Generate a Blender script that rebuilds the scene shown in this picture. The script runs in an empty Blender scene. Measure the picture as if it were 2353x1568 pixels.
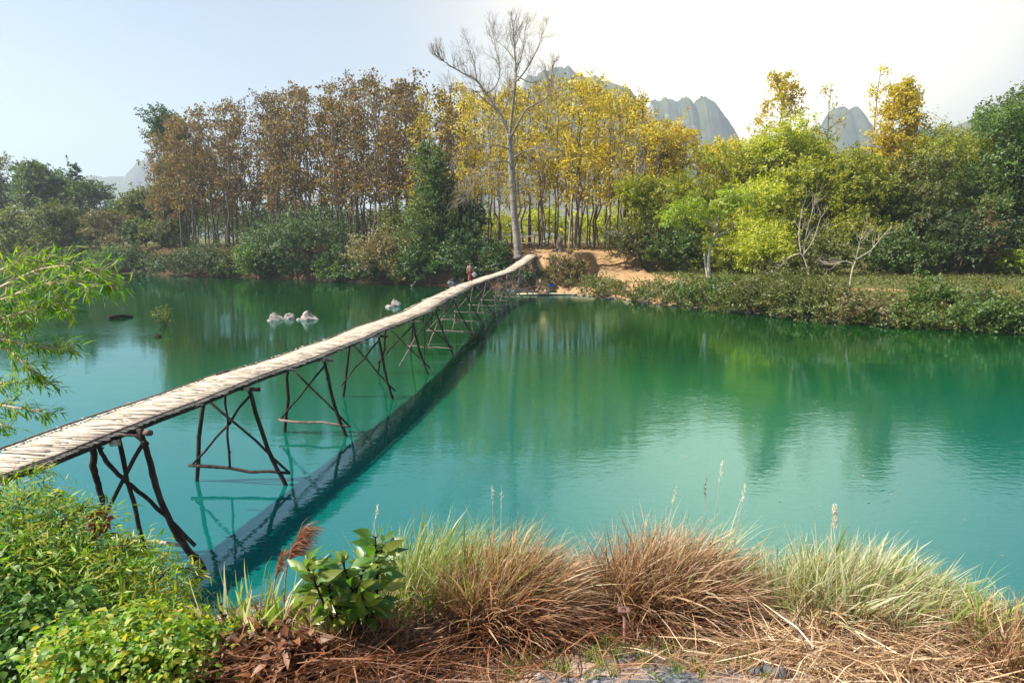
import bpy, math, random
import numpy as np
from mathutils import Vector, Matrix
R = math.radians
C = bpy.context.scene
COL = C.collection

# ------------------------------------------------------------------ camera
PITCH, CAMH, LENS = R(8.4), 5.5, 24.0
cam_d = bpy.data.cameras.new("camera"); cam = bpy.data.objects.new("camera", cam_d); COL.objects.link(cam)
cam_d.lens = LENS; cam_d.sensor_width = 36; cam_d.clip_start = 0.05; cam_d.clip_end = 8000
cam.location = (0, 0, CAMH); cam.rotation_euler = (R(90) - PITCH, 0, 0)
C.camera = cam

# ------------------------------------------------------------------ sky and sun
SUN = Vector((-1.0, -0.14, 1.08)).normalized()
SUN_EL = math.asin(SUN.z); SUN_ROT = math.atan2(SUN.x, SUN.y)
world = bpy.data.worlds.new("World"); C.world = world; world.use_nodes = True
wt = world.node_tree; wn = wt.nodes; wn.clear()
sky = wn.new('ShaderNodeTexSky'); sky.sky_type = 'NISHITA'; sky.sun_disc = False
sky.sun_elevation = SUN_EL; sky.sun_rotation = SUN_ROT
sky.air_density = 1.0; sky.dust_density = 0.2; sky.ozone_density = 2.5
bg = wn.new('ShaderNodeBackground'); bg.inputs['Strength'].default_value = 0.052
wt.links.new(sky.outputs[0], bg.inputs['Color'])
# warm sky glow added over the right hand hills, standing in for lens flare
tc = wn.new('ShaderNodeTexCoord')
gd = Vector(((1700 - 1176) / 1568.0, 1.0, 0.32)).normalized()
dot = wn.new('ShaderNodeVectorMath'); dot.operation = 'DOT_PRODUCT'; dot.inputs[1].default_value = gd
nrm = wn.new('ShaderNodeVectorMath'); nrm.operation = 'NORMALIZE'
wt.links.new(tc.outputs['Generated'], nrm.inputs[0]); wt.links.new(nrm.outputs[0], dot.inputs[0])
def wmath(op, a, b):
    m = wn.new('ShaderNodeMath'); m.operation = op
    for i, s in enumerate((a, b)):
        if s is None: continue
        if isinstance(s, (int, float)): m.inputs[i].default_value = s
        else: wt.links.new(s, m.inputs[i])
    return m.outputs[0]
GLOW = 1.2
ang = wmath('SUBTRACT', 1.0, dot.outputs['Value'])
core = wmath('MULTIPLY', wmath('EXPONENT', wmath('MULTIPLY', ang, -30.0), None), GLOW)
wide = wmath('MULTIPLY', wmath('EXPONENT', wmath('MULTIPLY', ang, -7.0), None), 0.16)
gbg = wn.new('ShaderNodeBackground'); gbg.inputs['Color'].default_value = (1.0, 0.76, 0.36, 1)
wt.links.new(wmath('ADD', core, wide), gbg.inputs['Strength'])
# pale mist low over the horizon
sepz = wn.new('ShaderNodeSeparateXYZ'); wt.links.new(nrm.outputs[0], sepz.inputs[0])
mist = wmath('MULTIPLY', wmath('EXPONENT', wmath('MULTIPLY', wmath('MAXIMUM', sepz.outputs[2], 0.0), -7.5), None), 0.20)
mbg = wn.new('ShaderNodeBackground'); mbg.inputs['Color'].default_value = (0.80, 0.92, 1.0, 1); wt.links.new(mist, mbg.inputs['Strength'])
add0 = wn.new('ShaderNodeAddShader'); wt.links.new(bg.outputs[0], add0.inputs[0]); wt.links.new(mbg.outputs[0], add0.inputs[1])
add = wn.new('ShaderNodeAddShader'); wo = wn.new('ShaderNodeOutputWorld')
wt.links.new(add0.outputs[0], add.inputs[0]); wt.links.new(gbg.outputs[0], add.inputs[1])
wt.links.new(add.outputs[0], wo.inputs['Surface'])

sl = bpy.data.lights.new("sun", 'SUN'); sun = bpy.data.objects.new("sun", sl); COL.objects.link(sun)
sl.energy = 5.0; sl.angle = R(0.5); sl.color = (1.0, 0.93, 0.82)
sun.rotation_euler = SUN.to_track_quat('Z', 'Y').to_euler(); sun.location = (-60, 20, 80)

C.view_settings.view_transform = 'Standard'; C.view_settings.look = 'None'
C.view_settings.exposure = 1.38; C.view_settings.gamma = 1.0
C.cycles.max_bounces = 7; C.cycles.transparent_max_bounces = 8; C.cycles.volume_bounces = 0
C.cycles.diffuse_bounces = 3; C.cycles.glossy_bounces = 3; C.cycles.transmission_bounces = 4

# ------------------------------------------------------------------ helpers
F, CU, CV = 1568.0, 1176.0, 784.0        # the photograph measured 2352 px wide
cp, sp = math.cos(PITCH), math.sin(PITCH)
def ray(u, v):
    x = (u - CU) / F; y = (CV - v) / F
    return np.array([x, cp + y * sp, -sp + y * cp])
def at_y(u, v, y):
    d = ray(u, v); return d * (y / d[1]) + np.array([0, 0, CAMH])
def at_z(u, v, z):
    d = ray(u, v); return d * ((z - CAMH) / d[2]) + np.array([0, 0, CAMH])
def x_of(u, y, z=3.0):
    return (u - CU) / F * (y * cp - (z - CAMH) * sp)
def sm(a, b, x):
    t = np.clip((np.asarray(x, float) - a) / (b - a), 0, 1); return t * t * (3 - 2 * t)

FX = [-800, -400, -124, -68, -53.6, -41, -29, -18.6, -9.4, -3.9, .7, 5.5, 8, 12.5, 17.7, 23.9, 30.8, 60, 200, 800]
FY = [520, 330, 167, 116, 108.6, 103, 96.5, 89.5, 83.5, 79.6, 75.5, 70, 68.3, 60.2, 52.7, 45.2, 40.6, 32, 8, -100]
NX = [-800, -60, -30, -8, -4, -3.1, -2.6, -2.1, 0, 2.5, 4, 8, 30, 60, 200, 800]
NY = [30, 9.5, 8.0, 7.0, 6.2, 6.4, 7.4, 8.1, 8.3, 8.3, 7.2, 6.5, 5, 0, -60, -300]
EX = [-800, -124, -68, -41, -18.6, -9.4, -3.9, .7, 2.5, 4, 7, 8.5, 10, 12, 14, 15.5, 17, 30, 60, 200, 800]
EY = [526, 171, 119, 105.5, 91.5, 85.5, 81.2, 77.0, 75.6, 74.2, 74.6, 77.4, 82.5, 84, 83, 79.5, 76.5, 75, 68, 50, -40]
def wob(x, y, s, k=1.0):
    return (np.sin(x * 1.31 * k + s) * np.cos(y * 1.17 * k + 2.1 * s) + .6 * np.sin(x * 2.9 * k + y * 2.3 * k + s * 3.1) + .35 * np.sin(x * 6.1 * k - y * 5.3 * k + s)) / 1.6
def H(x, y):
    x = np.asarray(x, float); y = np.asarray(y, float)
    ys = np.interp(x, FX, FY) + .35 * wob(x, x * 0, 1.0, .7)
    ds = (y - ys) * .8
    left = 1 - sm(1, 9, x)
    low = sm(0, 3.5, ds) * (1.5 - .75 * (sm(1, 4, x) - sm(9, 13, x))) + sm(3.5, 10, ds) * .4
    ye = np.interp(x, EX, EY) + .5 * wob(x, y, 3.0, .5)
    gul = sm(8.5, 10.5, x) * (1 - sm(14.2, 15.8, x))
    top = 4.15 - .9 * sm(18, 34, x) + .012 * np.clip(y - ye, 0, 300)
    up = sm(-1.2 - 8.5 * gul, 1.2 + .5 * gul, y - ye)
    zf = low + (top - low) * up + .10 * wob(x, y, .3, .9) * sm(0, 4, ds) + .05 * wob(x, y, 5., 2.7) * sm(0, 2, ds)
    zf = np.where(ds < 0, np.maximum(ds * .35, -2.4), zf)
    yn = np.interp(x, NX, NY)
    t = yn - y
    zn = np.interp(t, [-12, -6, -1.5, 0, 1.5, 3.0, 3.5, 4.5, 8, 20, 60, 400], [-2.4, -1.9, -.5, 0, 1.2, 2.6, 2.85, 3.2, 3.95, 4.6, 6, 9])
    zn = zn + .05 * wob(x, y, 2., 1.6) * sm(.2, 2, t) + .018 * wob(x, y, 4., 6.0) * sm(.5, 2, t)
    zn = zn + 1.65 * np.exp(-((x + 3.15) ** 2 + (y - 7.1) ** 2) / .55)
    return np.where(ds > 0, zf, np.maximum(zf, np.where(t > -12, zn, -9)))
def on_ground(u, v, y0=2.5, y1=130):
    d = ray(u, v); ts = np.linspace(y0, y1, 6000) / d[1]
    P = d[None, :] * ts[:, None]; P[:, 2] += CAMH
    h = H(P[:, 0], P[:, 1]); i = int(np.argmax(h >= P[:, 2]))
    return P[i]

class Geo:
    """collects vertices and faces for one mesh"""
    def __init__(s): s.v = []; s.f3 = []; s.f4 = []; s.t = []; s.n = 0
    def add(s, V, f4=None, f3=None, t=None):
        V = np.asarray(V, float).reshape(-1, 3)
        if f4 is not None and len(f4): s.f4.append(np.asarray(f4, np.int64).reshape(-1, 4) + s.n)
        if f3 is not None and len(f3): s.f3.append(np.asarray(f3, np.int64).reshape(-1, 3) + s.n)
        s.v.append(V); s.t.append(np.zeros(len(V)) if t is None else np.asarray(t, float).ravel()); s.n += len(V)
    def mesh(s, name, mat, smooth=False):
        V = np.concatenate(s.v); me = bpy.data.meshes.new(name)
        f4 = np.concatenate(s.f4) if s.f4 else np.zeros((0, 4), np.int64)
        f3 = np.concatenate(s.f3) if s.f3 else np.zeros((0, 3), np.int64)
        me.vertices.add(len(V)); me.vertices.foreach_set('co', V.ravel())
        nl = f4.size + f3.size; me.loops.add(nl)
        me.loops.foreach_set('vertex_index', np.concatenate([f4.ravel(), f3.ravel()]).astype(np.int32))
        me.polygons.add(len(f4) + len(f3))
        st = np.concatenate([np.arange(len(f4)) * 4, f4.size + np.arange(len(f3)) * 3]).astype(np.int32)
        me.polygons.foreach_set('loop_start', st)
        if smooth: me.polygons.foreach_set('use_smooth', np.ones(len(st), bool))
        me.update(calc_edges=True)
        a = me.attributes.new('along', 'FLOAT', 'POINT'); a.data.foreach_set('value', np.concatenate(s.t).astype(np.float32))
        if mat is not None: me.materials.append(mat)
        return me
    def obj(s, name, mat, parent=None, smooth=False, loc=None):
        o = bpy.data.objects.new(name, s.mesh(name, mat, smooth)); COL.objects.link(o)
        if parent is not None: o.parent = parent
        if loc is not None: o.location = loc
        return o
def tag(o, label, cat, group=None, kind=None):
    if label: o['label'] = label
    if cat: o['category'] = cat
    if group: o['group'] = group
    if kind: o['kind'] = kind
    return o
def thing(name, label, cat, loc=(0, 0, 0), group=None):
    o = bpy.data.objects.new(name, None); COL.objects.link(o); o.location = loc; o.empty_display_size = .3
    return tag(o, label, cat, group)
def nz(a): return a / np.maximum(np.linalg.norm(a, axis=-1, keepdims=True), 1e-9)
def tube(g, pts, rad, n=7, cap=True):
    P = np.asarray(pts, float); m = len(P); r = np.full(m, rad) if np.isscalar(rad) else np.asarray(rad, float)
    T = nz(np.gradient(P, axis=0)); up = np.array([0, 0, 1.]) if abs(T[0, 2]) < .9 else np.array([1., 0, 0])
    A = nz(np.cross(T, up)); B = np.cross(T, A)
    an = np.arange(n) * 2 * math.pi / n
    V = P[:, None, :] + r[:, None, None] * (np.cos(an)[None, :, None] * A[:, None, :] + np.sin(an)[None, :, None] * B[:, None, :])
    i = np.arange(m - 1)[:, None] * n; j = np.arange(n)[None, :]; k = (j + 1) % n
    q = np.stack([i + j, i + k, i + n + k, i + n + j], -1).reshape(-1, 4)
    V = V.reshape(-1, 3); f3 = None
    if cap:
        V = np.vstack([V, P[0], P[-1]]); c0 = m * n; jj = np.arange(n); kk = (jj + 1) % n
        f3 = np.vstack([np.stack([np.full(n, c0), kk, jj], -1), np.stack([np.full(n, c0 + 1), (m - 1) * n + jj, (m - 1) * n + kk], -1)])
    tt = np.repeat(np.linspace(0, 1, m), n); tt = np.concatenate([tt, [0, 1]]) if cap else tt
    g.add(V, q, f3, tt)
def curve(pts, m=8):
    """smooth polyline through the points (Catmull-Rom)"""
    P = np.asarray(pts, float); Q = np.vstack([2 * P[0] - P[1], P, 2 * P[-1] - P[-2]]); out = []
    for i in range(1, len(Q) - 2):
        for t in np.linspace(0, 1, m, endpoint=False):
            a, b, c, d = Q[i - 1], Q[i], Q[i + 1], Q[i + 2]
            out.append(.5 * (2 * b + (c - a) * t + (2 * a - 5 * b + 4 * c - d) * t * t + (3 * b - a - 3 * c + d) * t ** 3))
    out.append(P[-1]); return np.array(out)
def wobbly(a, b, rng, amp, m=7):
    a = np.asarray(a, float); b = np.asarray(b, float); t = np.linspace(0, 1, m)[:, None]
    w = rng.normal(0, amp, (m, 3)) * np.sin(t * math.pi) ** .5; w[0] = w[-1] = 0
    return a + (b - a) * t + w
def leaf_quads(g, P, D, N, L, W, bend=.0):
    """one four-cornered leaf per row"""
    S = nz(np.cross(D, N)); L = L[:, None]; W = W[:, None]
    V = np.stack([P, P + D * L * .45 + S * W * .5, P + D * L - N * L * bend, P + D * L * .45 - S * W * .5], 1)
    n = len(P); i = np.arange(n)[:, None] * 4 + np.arange(4)[None, :]
    g.add(V, i)
def leaf_fine(g, P, D, N, L, W, bend=.15, fold=.12):
    """near leaf: folded along the midrib, tapering, drooping"""
    S = nz(np.cross(D, N)); Lc = L[:, None]; Wc = W[:, None]
    m1 = P + D * Lc * .3 - N * Lc * bend * .12; m2 = P + D * Lc * .65 - N * Lc * bend * .5; tp = P + D * Lc - N * Lc * bend * 1.15
    up = N * Wc * fold
    V = np.stack([P, m1 + S * Wc * .5 + up, m1, m1 - S * Wc * .5 + up, m2 + S * Wc * .38 + up, m2, m2 - S * Wc * .38 + up, tp], 1)
    n = len(P); b = np.arange(n)[:, None, None] * 8
    q = (np.array([[1, 4, 5, 2], [2, 5, 6, 3]])[None] + b).reshape(-1, 4)
    t = (np.array([[0, 1, 2], [0, 2, 3], [4, 7, 5], [5, 7, 6]])[None] + b).reshape(-1, 3)
    g.add(V, q, t, np.tile([0, .3, .3, .3, .65, .65, .65, 1], n))
def rdir(rng, n): return nz(rng.normal(0, 1, (n, 3)))

# ------------------------------------------------------------------ materials
def mat_new(name):
    m = bpy.data.materials.new(name); m.use_nodes = True; nt = m.node_tree; nt.nodes.clear()
    out = nt.nodes.new('ShaderNodeOutputMaterial'); return m, nt, nt.nodes, nt.links, out
def ramp(ns, cols, fac, ls, pos=None, mode='LINEAR'):
    r = ns.new('ShaderNodeValToRGB'); e = r.color_ramp; e.interpolation = mode
    pos = pos or [i / max(1, len(cols) - 1) for i in range(len(cols))]
    while len(e.elements) < len(cols): e.elements.new(.5)
    for el, c, p in zip(e.elements, cols, pos): el.position = p; el.color = (*c, 1)
    if fac is not None: ls.new(fac, r.inputs[0])
    return r.outputs[0]
def noise(ns, ls, scale, detail=4, vec=None, rough=.55):
    n = ns.new('ShaderNodeTexNoise'); n.inputs['Scale'].default_value = scale; n.inputs['Detail'].default_value = detail
    n.inputs['Roughness'].default_value = rough
    if vec is not None: ls.new(vec, n.inputs['Vector'])
    return n.outputs['Fac']
def mixc(ns, ls, f, a, b, op='MIX'):
    m = ns.new('ShaderNodeMix'); m.data_type = 'RGBA'; m.blend_type = op
    for i, s in ((0, f), (6, a), (7, b)):
        if isinstance(s, (int, float)): m.inputs[i].default_value = s
        elif isinstance(s, tuple): m.inputs[i].default_value = (*s, 1)
        else: ls.new(s, m.inputs[i])
    return m.outputs[2]
def leafmat(name, cols, trans=.4, gloss=.035, rough=.55, tip=None, tipamt=.6, tcol=1.25):
    """thin leaf: per leaf and per plant colour, light passing through it"""
    m, nt, ns, ls, out = mat_new(name)
    geo = ns.new('ShaderNodeNewGeometry'); oi = ns.new('ShaderNodeObjectInfo')
    c = ramp(ns, cols, geo.outputs['Random Per Island'], ls)
    hs = ns.new('ShaderNodeHueSaturation')
    mv = ns.new('ShaderNodeMapRange'); mv.inputs[3].default_value = .75; mv.inputs[4].default_value = 1.3
    ls.new(oi.outputs['Random'], mv.inputs[0]); ls.new(mv.outputs[0], hs.inputs['Value']); ls.new(c, hs.inputs['Color'])
    c = hs.outputs[0]
    if tip:
        at = ns.new('ShaderNodeAttribute'); at.attribute_name = 'along'
        f = ns.new('ShaderNodeMath'); f.operation = 'MULTIPLY'; f.inputs[1].default_value = tipamt
        pw = ns.new('ShaderNodeMath'); pw.operation = 'POWER'; pw.inputs[1].default_value = 1.6
        ls.new(at.outputs['Fac'], pw.inputs[0]); ls.new(pw.outputs[0], f.inputs[0])
        c = mixc(ns, ls, f.outputs[0], c, tip)
    d = ns.new('ShaderNodeBsdfDiffuse'); t = ns.new('ShaderNodeBsdfTranslucent'); gl = ns.new('ShaderNodeBsdfGlossy')
    gl.inputs['Roughness'].default_value = rough; gl.inputs['Color'].default_value = (.9, .9, .9, 1)
    ls.new(c, d.inputs[0])
    ct = mixc(ns, ls, 1.0, c, (tcol, tcol, tcol * .6), 'MULTIPLY'); ls.new(ct, t.inputs[0])
    a = ns.new('ShaderNodeMixShader'); a.inputs[0].default_value = trans; ls.new(d.outputs[0], a.inputs[1]); ls.new(t.outputs[0], a.inputs[2])
    b = ns.new('ShaderNodeMixShader'); b.inputs[0].default_value = gloss; ls.new(a.outputs[0], b.inputs[1]); ls.new(gl.outputs[0], b.inputs[2])
    ls.new(b.outputs[0], out.inputs[0]); return m
def roughmat(name, cols, scale=3., rough=.85, stretch=(1, 1, 1), bump=.4, spec=.2, island=0., detail=6, bscale=None):
    m, nt, ns, ls, out = mat_new(name)
    tc = ns.new('ShaderNodeTexCoord'); mp = ns.new('ShaderNodeMapping'); mp.inputs['Scale'].default_value = stretch
    ls.new(tc.outputs['Object'], mp.inputs[0])
    f = noise(ns, ls, scale, detail, mp.outputs[0])
    st = ns.new('ShaderNodeMapRange'); st.inputs[1].default_value = .28; st.inputs[2].default_value = .72; ls.new(f, st.inputs[0])
    c = ramp(ns, cols, st.outputs[0], ls)
    if island:
        geo = ns.new('ShaderNodeNewGeometry'); hs = ns.new('ShaderNodeHueSaturation'); mv = ns.new('ShaderNodeMapRange')
        mv.inputs[3].default_value = 1 - island; mv.inputs[4].default_value = 1 + island * .6
        ls.new(geo.outputs['Random Per Island'], mv.inputs[0]); ls.new(mv.outputs[0], hs.inputs['Value']); ls.new(c, hs.inputs['Color']); c = hs.outputs[0]
    p = ns.new('ShaderNodeBsdfPrincipled'); p.inputs['Roughness'].default_value = rough; p.inputs['Specular IOR Level'].default_value = spec
    ls.new(c, p.inputs['Base Color'])
    if bump:
        bp = ns.new('ShaderNodeBump'); bp.inputs['Strength'].default_value = bump; bp.inputs['Distance'].default_value = .05
        fb = noise(ns, ls, bscale or scale * 2.5, 6, mp.outputs[0]); ls.new(fb, bp.inputs['Height']); ls.new(bp.outputs[0], p.inputs['Normal'])
    ls.new(p.outputs[0], out.inputs[0]); return m
def plain(name, col, rough=.6, spec=.3):
    return roughmat(name, [tuple(c * .8 for c in col), tuple(min(1, c * 1.15) for c in col)], 9, rough, bump=.15, spec=spec)

M = {}
M['green'] = leafmat('green_leaves', [(.025, .06, .008), (.06, .12, .014), (.10, .17, .02), (.15, .21, .03)], trans=.45)
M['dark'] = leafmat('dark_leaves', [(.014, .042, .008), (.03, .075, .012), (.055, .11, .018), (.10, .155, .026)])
M['olive'] = leafmat('olive_leaves', [(.05, .07, .01), (.10, .125, .018), (.16, .18, .03), (.22, .21, .05)], trans=.45)
M['leafgreen'] = leafmat('leaf_green', [(.04, .08, .01), (.08, .14, .016), (.12, .19, .022), (.17, .22, .03)], trans=.45)
M['bright'] = leafmat('bright_leaves', [(.12, .19, .008), (.2, .28, .012), (.28, .36, .016), (.34, .37, .025)], trans=.5)
M['dry'] = leafmat('dry_leaves', [(.11, .075, .03), (.17, .13, .05), (.2, .17, .06), (.12, .13, .035)])
M['silver'] = leafmat('glossy_leaves', [(.025, .06, .016), (.05, .10, .025), (.085, .14, .04), (.15, .19, .07)], gloss=.03, rough=.55)
M['teak'] = leafmat('teak_leaves', [(.07, .036, .014), (.14, .075, .024), (.2, .115, .03), (.14, .13, .025), (.34, .23, .025), (.17, .10, .04), (.10, .055, .028)], trans=.4)
M['gold'] = leafmat('glow_tinted_golden_leaves', [(.34, .24, .012), (.48, .36, .016), (.60, .47, .02), (.34, .34, .02), (.66, .52, .03), (.30, .18, .02)], trans=.5)  # golden autumn leaf with the sky glow's warm veil put into its colour
M['lime'] = leafmat('glow_tinted_yellow_green_leaves', [(.17, .22, .01), (.28, .33, .014), (.4, .42, .02), (.5, .46, .03)], trans=.52)  # yellow green leaf, its colour also carrying the warm glow tint
M['bark'] = roughmat('bark', [(.06, .045, .032), (.14, .105, .075), (.2, .16, .12)], 2.0, stretch=(3, 3, .6))
M['palebark'] = roughmat('pale_bark', [(.14, .115, .09), (.26, .22, .175), (.36, .315, .26)], 1.4, stretch=(1, 1, 1.6))
M['limbbark'] = roughmat('limb_bark', [(.13, .10, .07), (.24, .19, .14), (.32, .27, .21)], 1.4)
M['deadwood'] = roughmat('dead_wood', [(.24, .2, .15), (.4, .34, .27), (.5, .45, .37)], 3, stretch=(2, 2, .5))
M['post'] = roughmat('weathered_posts', [(.018, .013, .010), (.045, .032, .025), (.085, .062, .05)], 3., stretch=(4, 4, 1), rough=.85, bump=.6, spec=.08)
M['pole'] = roughmat('weathered_poles', [(.07, .05, .04), (.16, .12, .1), (.28, .22, .19)], 3.5, stretch=(3, 3, 1), rough=.7)
M['mat'] = roughmat('split_bamboo', [(.40, .32, .24), (.60, .50, .39), (.74, .65, .53)], 6., stretch=(1, 4, 4), rough=.6, island=.34, bump=.2)
M['bamboo'] = roughmat('bamboo_cane', [(.30, .24, .15), (.45, .37, .24), (.56, .48, .34)], 5, stretch=(3, 3, 1), rough=.5)
M['rock'] = roughmat('pale_rock', [(.10, .085, .072), (.30, .26, .225), (.5, .45, .40)], 2.2, bump=.9, bscale=5)
M['greyrock'] = roughmat('grey_rock', [(.05, .05, .055), (.11, .11, .115), (.17, .165, .17)], 2.0, bump=.8)
M['darkwood'] = roughmat('wet_wood', [(.014, .010, .007), (.03, .022, .016), (.05, .036, .026)], 3, rough=.85, spec=.05)
M['hill'] = None

# ------------------------------------------------------------------ terrain
def seg(parts):
    out = []
    for a, b, s in parts: out.append(np.arange(a, b, s))
    return np.concatenate(out)
gx = seg([(-3000, -400, 200), (-400, -140, 20), (-140, -40, 3), (-40, -9, .8), (-9, -6, .25), (-6, 5.5, .06), (5.5, 8, .2), (8, 26, .3), (26, 60, .8), (60, 160, 5), (160, 600, 40), (600, 3001, 200)])
gy = seg([(-400, -40, 40), (-40, 0, 3), (0, 3, .25), (3, 7.2, .06), (7.2, 12, .25), (12, 36, 2), (36, 62, .6), (62, 90, .28), (90, 130, .8), (130, 300, 8), (300, 4201, 150)])
X, Y = np.meshgrid(gx, gy); Z = H(X, Y)
Z = Z + np.where(np.hypot(X, Y) > 250, 3 * wob(X, Y, 1., .006), 0)
g = Geo(); nx, ny = len(gx), len(gy)
i = (np.arange(ny - 1)[:, None] * nx + np.arange(nx - 1)[None, :]).reshape(-1)
g.add(np.stack([X, Y, Z], -1), np.stack([i, i + 1, i + 1 + nx, i + nx], -1))
def ground_mat():
    m, nt, ns, ls, out = mat_new('ground_soil')
    tc = ns.new('ShaderNodeTexCoord'); v = tc.outputs['Object']
    at = ns.new('ShaderNodeAttribute'); at.attribute_name = 'zone'; sep = ns.new('ShaderNodeSeparateColor'); ls.new(at.outputs['Color'], sep.inputs[0])
    n1 = noise(ns, ls, .9, 6, v); n2 = noise(ns, ls, 7, 8, v, .65); n3 = noise(ns, ls, 40, 6, v, .7); n4 = noise(ns, ls, 3.2, 8, v, .7)
    litter = ramp(ns, [(.03, .018, .010), (.085, .05, .026), (.15, .095, .05)], n2, ls, [.3, .5, .7])
    dirt = ramp(ns, [(.2, .105, .042), (.35, .215, .105), (.46, .33, .195)], n4, ls, [.3, .5, .7])
    grass = ramp(ns, [(.05, .06, .014), (.11, .11, .03), (.16, .13, .06)], n2, ls, [.3, .5, .72])
    sand = ramp(ns, [(.16, .11, .085), (.36, .26, .2), (.5, .4, .33)], n2, ls, [.3, .5, .68])
    ash = ramp(ns, [(.02, .02, .025), (.12, .125, .15), (.42, .43, .48)], n3, ls, [.3, .52, .72])
    fa = ramp(ns, [(0, 0, 0), (1, 1, 1)], n4, ls, [.49, .56]); sand = mixc(ns, ls, fa, sand, ash)
    def soft(ch):
        a = ns.new('ShaderNodeMath'); a.operation = 'ADD'; ls.new(sep.outputs[ch], a.inputs[0])
        mr = ns.new('ShaderNodeMapRange'); mr.inputs[3].default_value = -.35; mr.inputs[4].default_value = .35; ls.new(n4, mr.inputs[0]); ls.new(mr.outputs[0], a.inputs[1])
        r = ns.new('ShaderNodeMapRange'); r.inputs[1].default_value = .35; r.inputs[2].default_value = .65; ls.new(a.outputs[0], r.inputs[0]); return r.outputs[0]
    c = mixc(ns, ls, soft(1), litter, grass); c = mixc(ns, ls, soft(0), c, dirt); c = mixc(ns, ls, soft(2), c, sand)
    p = ns.new('ShaderNodeBsdfPrincipled'); p.inputs['Roughness'].default_value = .95; p.inputs['Specular IOR Level'].default_value = .1
    ls.new(c, p.inputs['Base Color'])
    b = ns.new('ShaderNodeBump'); b.inputs['Strength'].default_value = .7; b.inputs['Distance'].default_value = .06; ls.new(n2, b.inputs['Height'])
    b2 = ns.new('ShaderNodeBump'); b2.inputs['Strength'].default_value = .5; b2.inputs['Distance'].default_value = .015; ls.new(n3, b2.inputs['Height']); ls.new(b.outputs[0], b2.inputs['Normal'])
    ls.new(b2.outputs[0], p.inputs['Normal']); ls.new(p.outputs[0], out.inputs[0]); return m
M['ground'] = ground_mat()
gr = g.obj('ground', M['ground'], smooth=True); tag(gr, 'earth of both river banks with orange dirt gully and grassy terrace', 'ground', kind='structure')
yf = np.interp(X, FX, FY); ds = (Y - yf) * .8; t = np.interp(X, NX, NY) - Y
path = np.exp(-((Y - (np.interp(X, FX, FY) + 8.5 + .12 * np.clip(X - 18, 0, 40))) / .55) ** 2) * sm(14, 18, X)
dirt = np.where(ds > -2, np.clip((sm(1.5, 4, X) * (1 - sm(15.5, 18, X))) * (1 - .6 * sm(86, 96, Y)), 0, 1), 0)
dirt = np.maximum(dirt, np.where(ds > -2, path, 0)); dirt = np.maximum(dirt, np.where((ds > -2) & (X > 18), .55 * (1 - sm(2.0, 4, ds)), 0))
grass = np.where(ds > -2, sm(12, 18, X) * (1 - sm(34, 46, ds)), 0); grass = np.maximum(grass, np.where((ds > 0) & (Y > 140), 1, 0))
near = (t > -9) & (ds < 0)
dirt = np.where(near, sm(2.2, 1.0, np.hypot(X + 3.2, Y - 7.1)), dirt)
sand = np.where(near, 1 - .8 * dirt, 0)
za = gr.data.attributes.new('zone', 'FLOAT_COLOR', 'POINT')
za.data.foreach_set('color', np.stack([dirt, grass, sand, np.ones_like(dirt)], -1).astype(np.float32).ravel())

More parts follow.
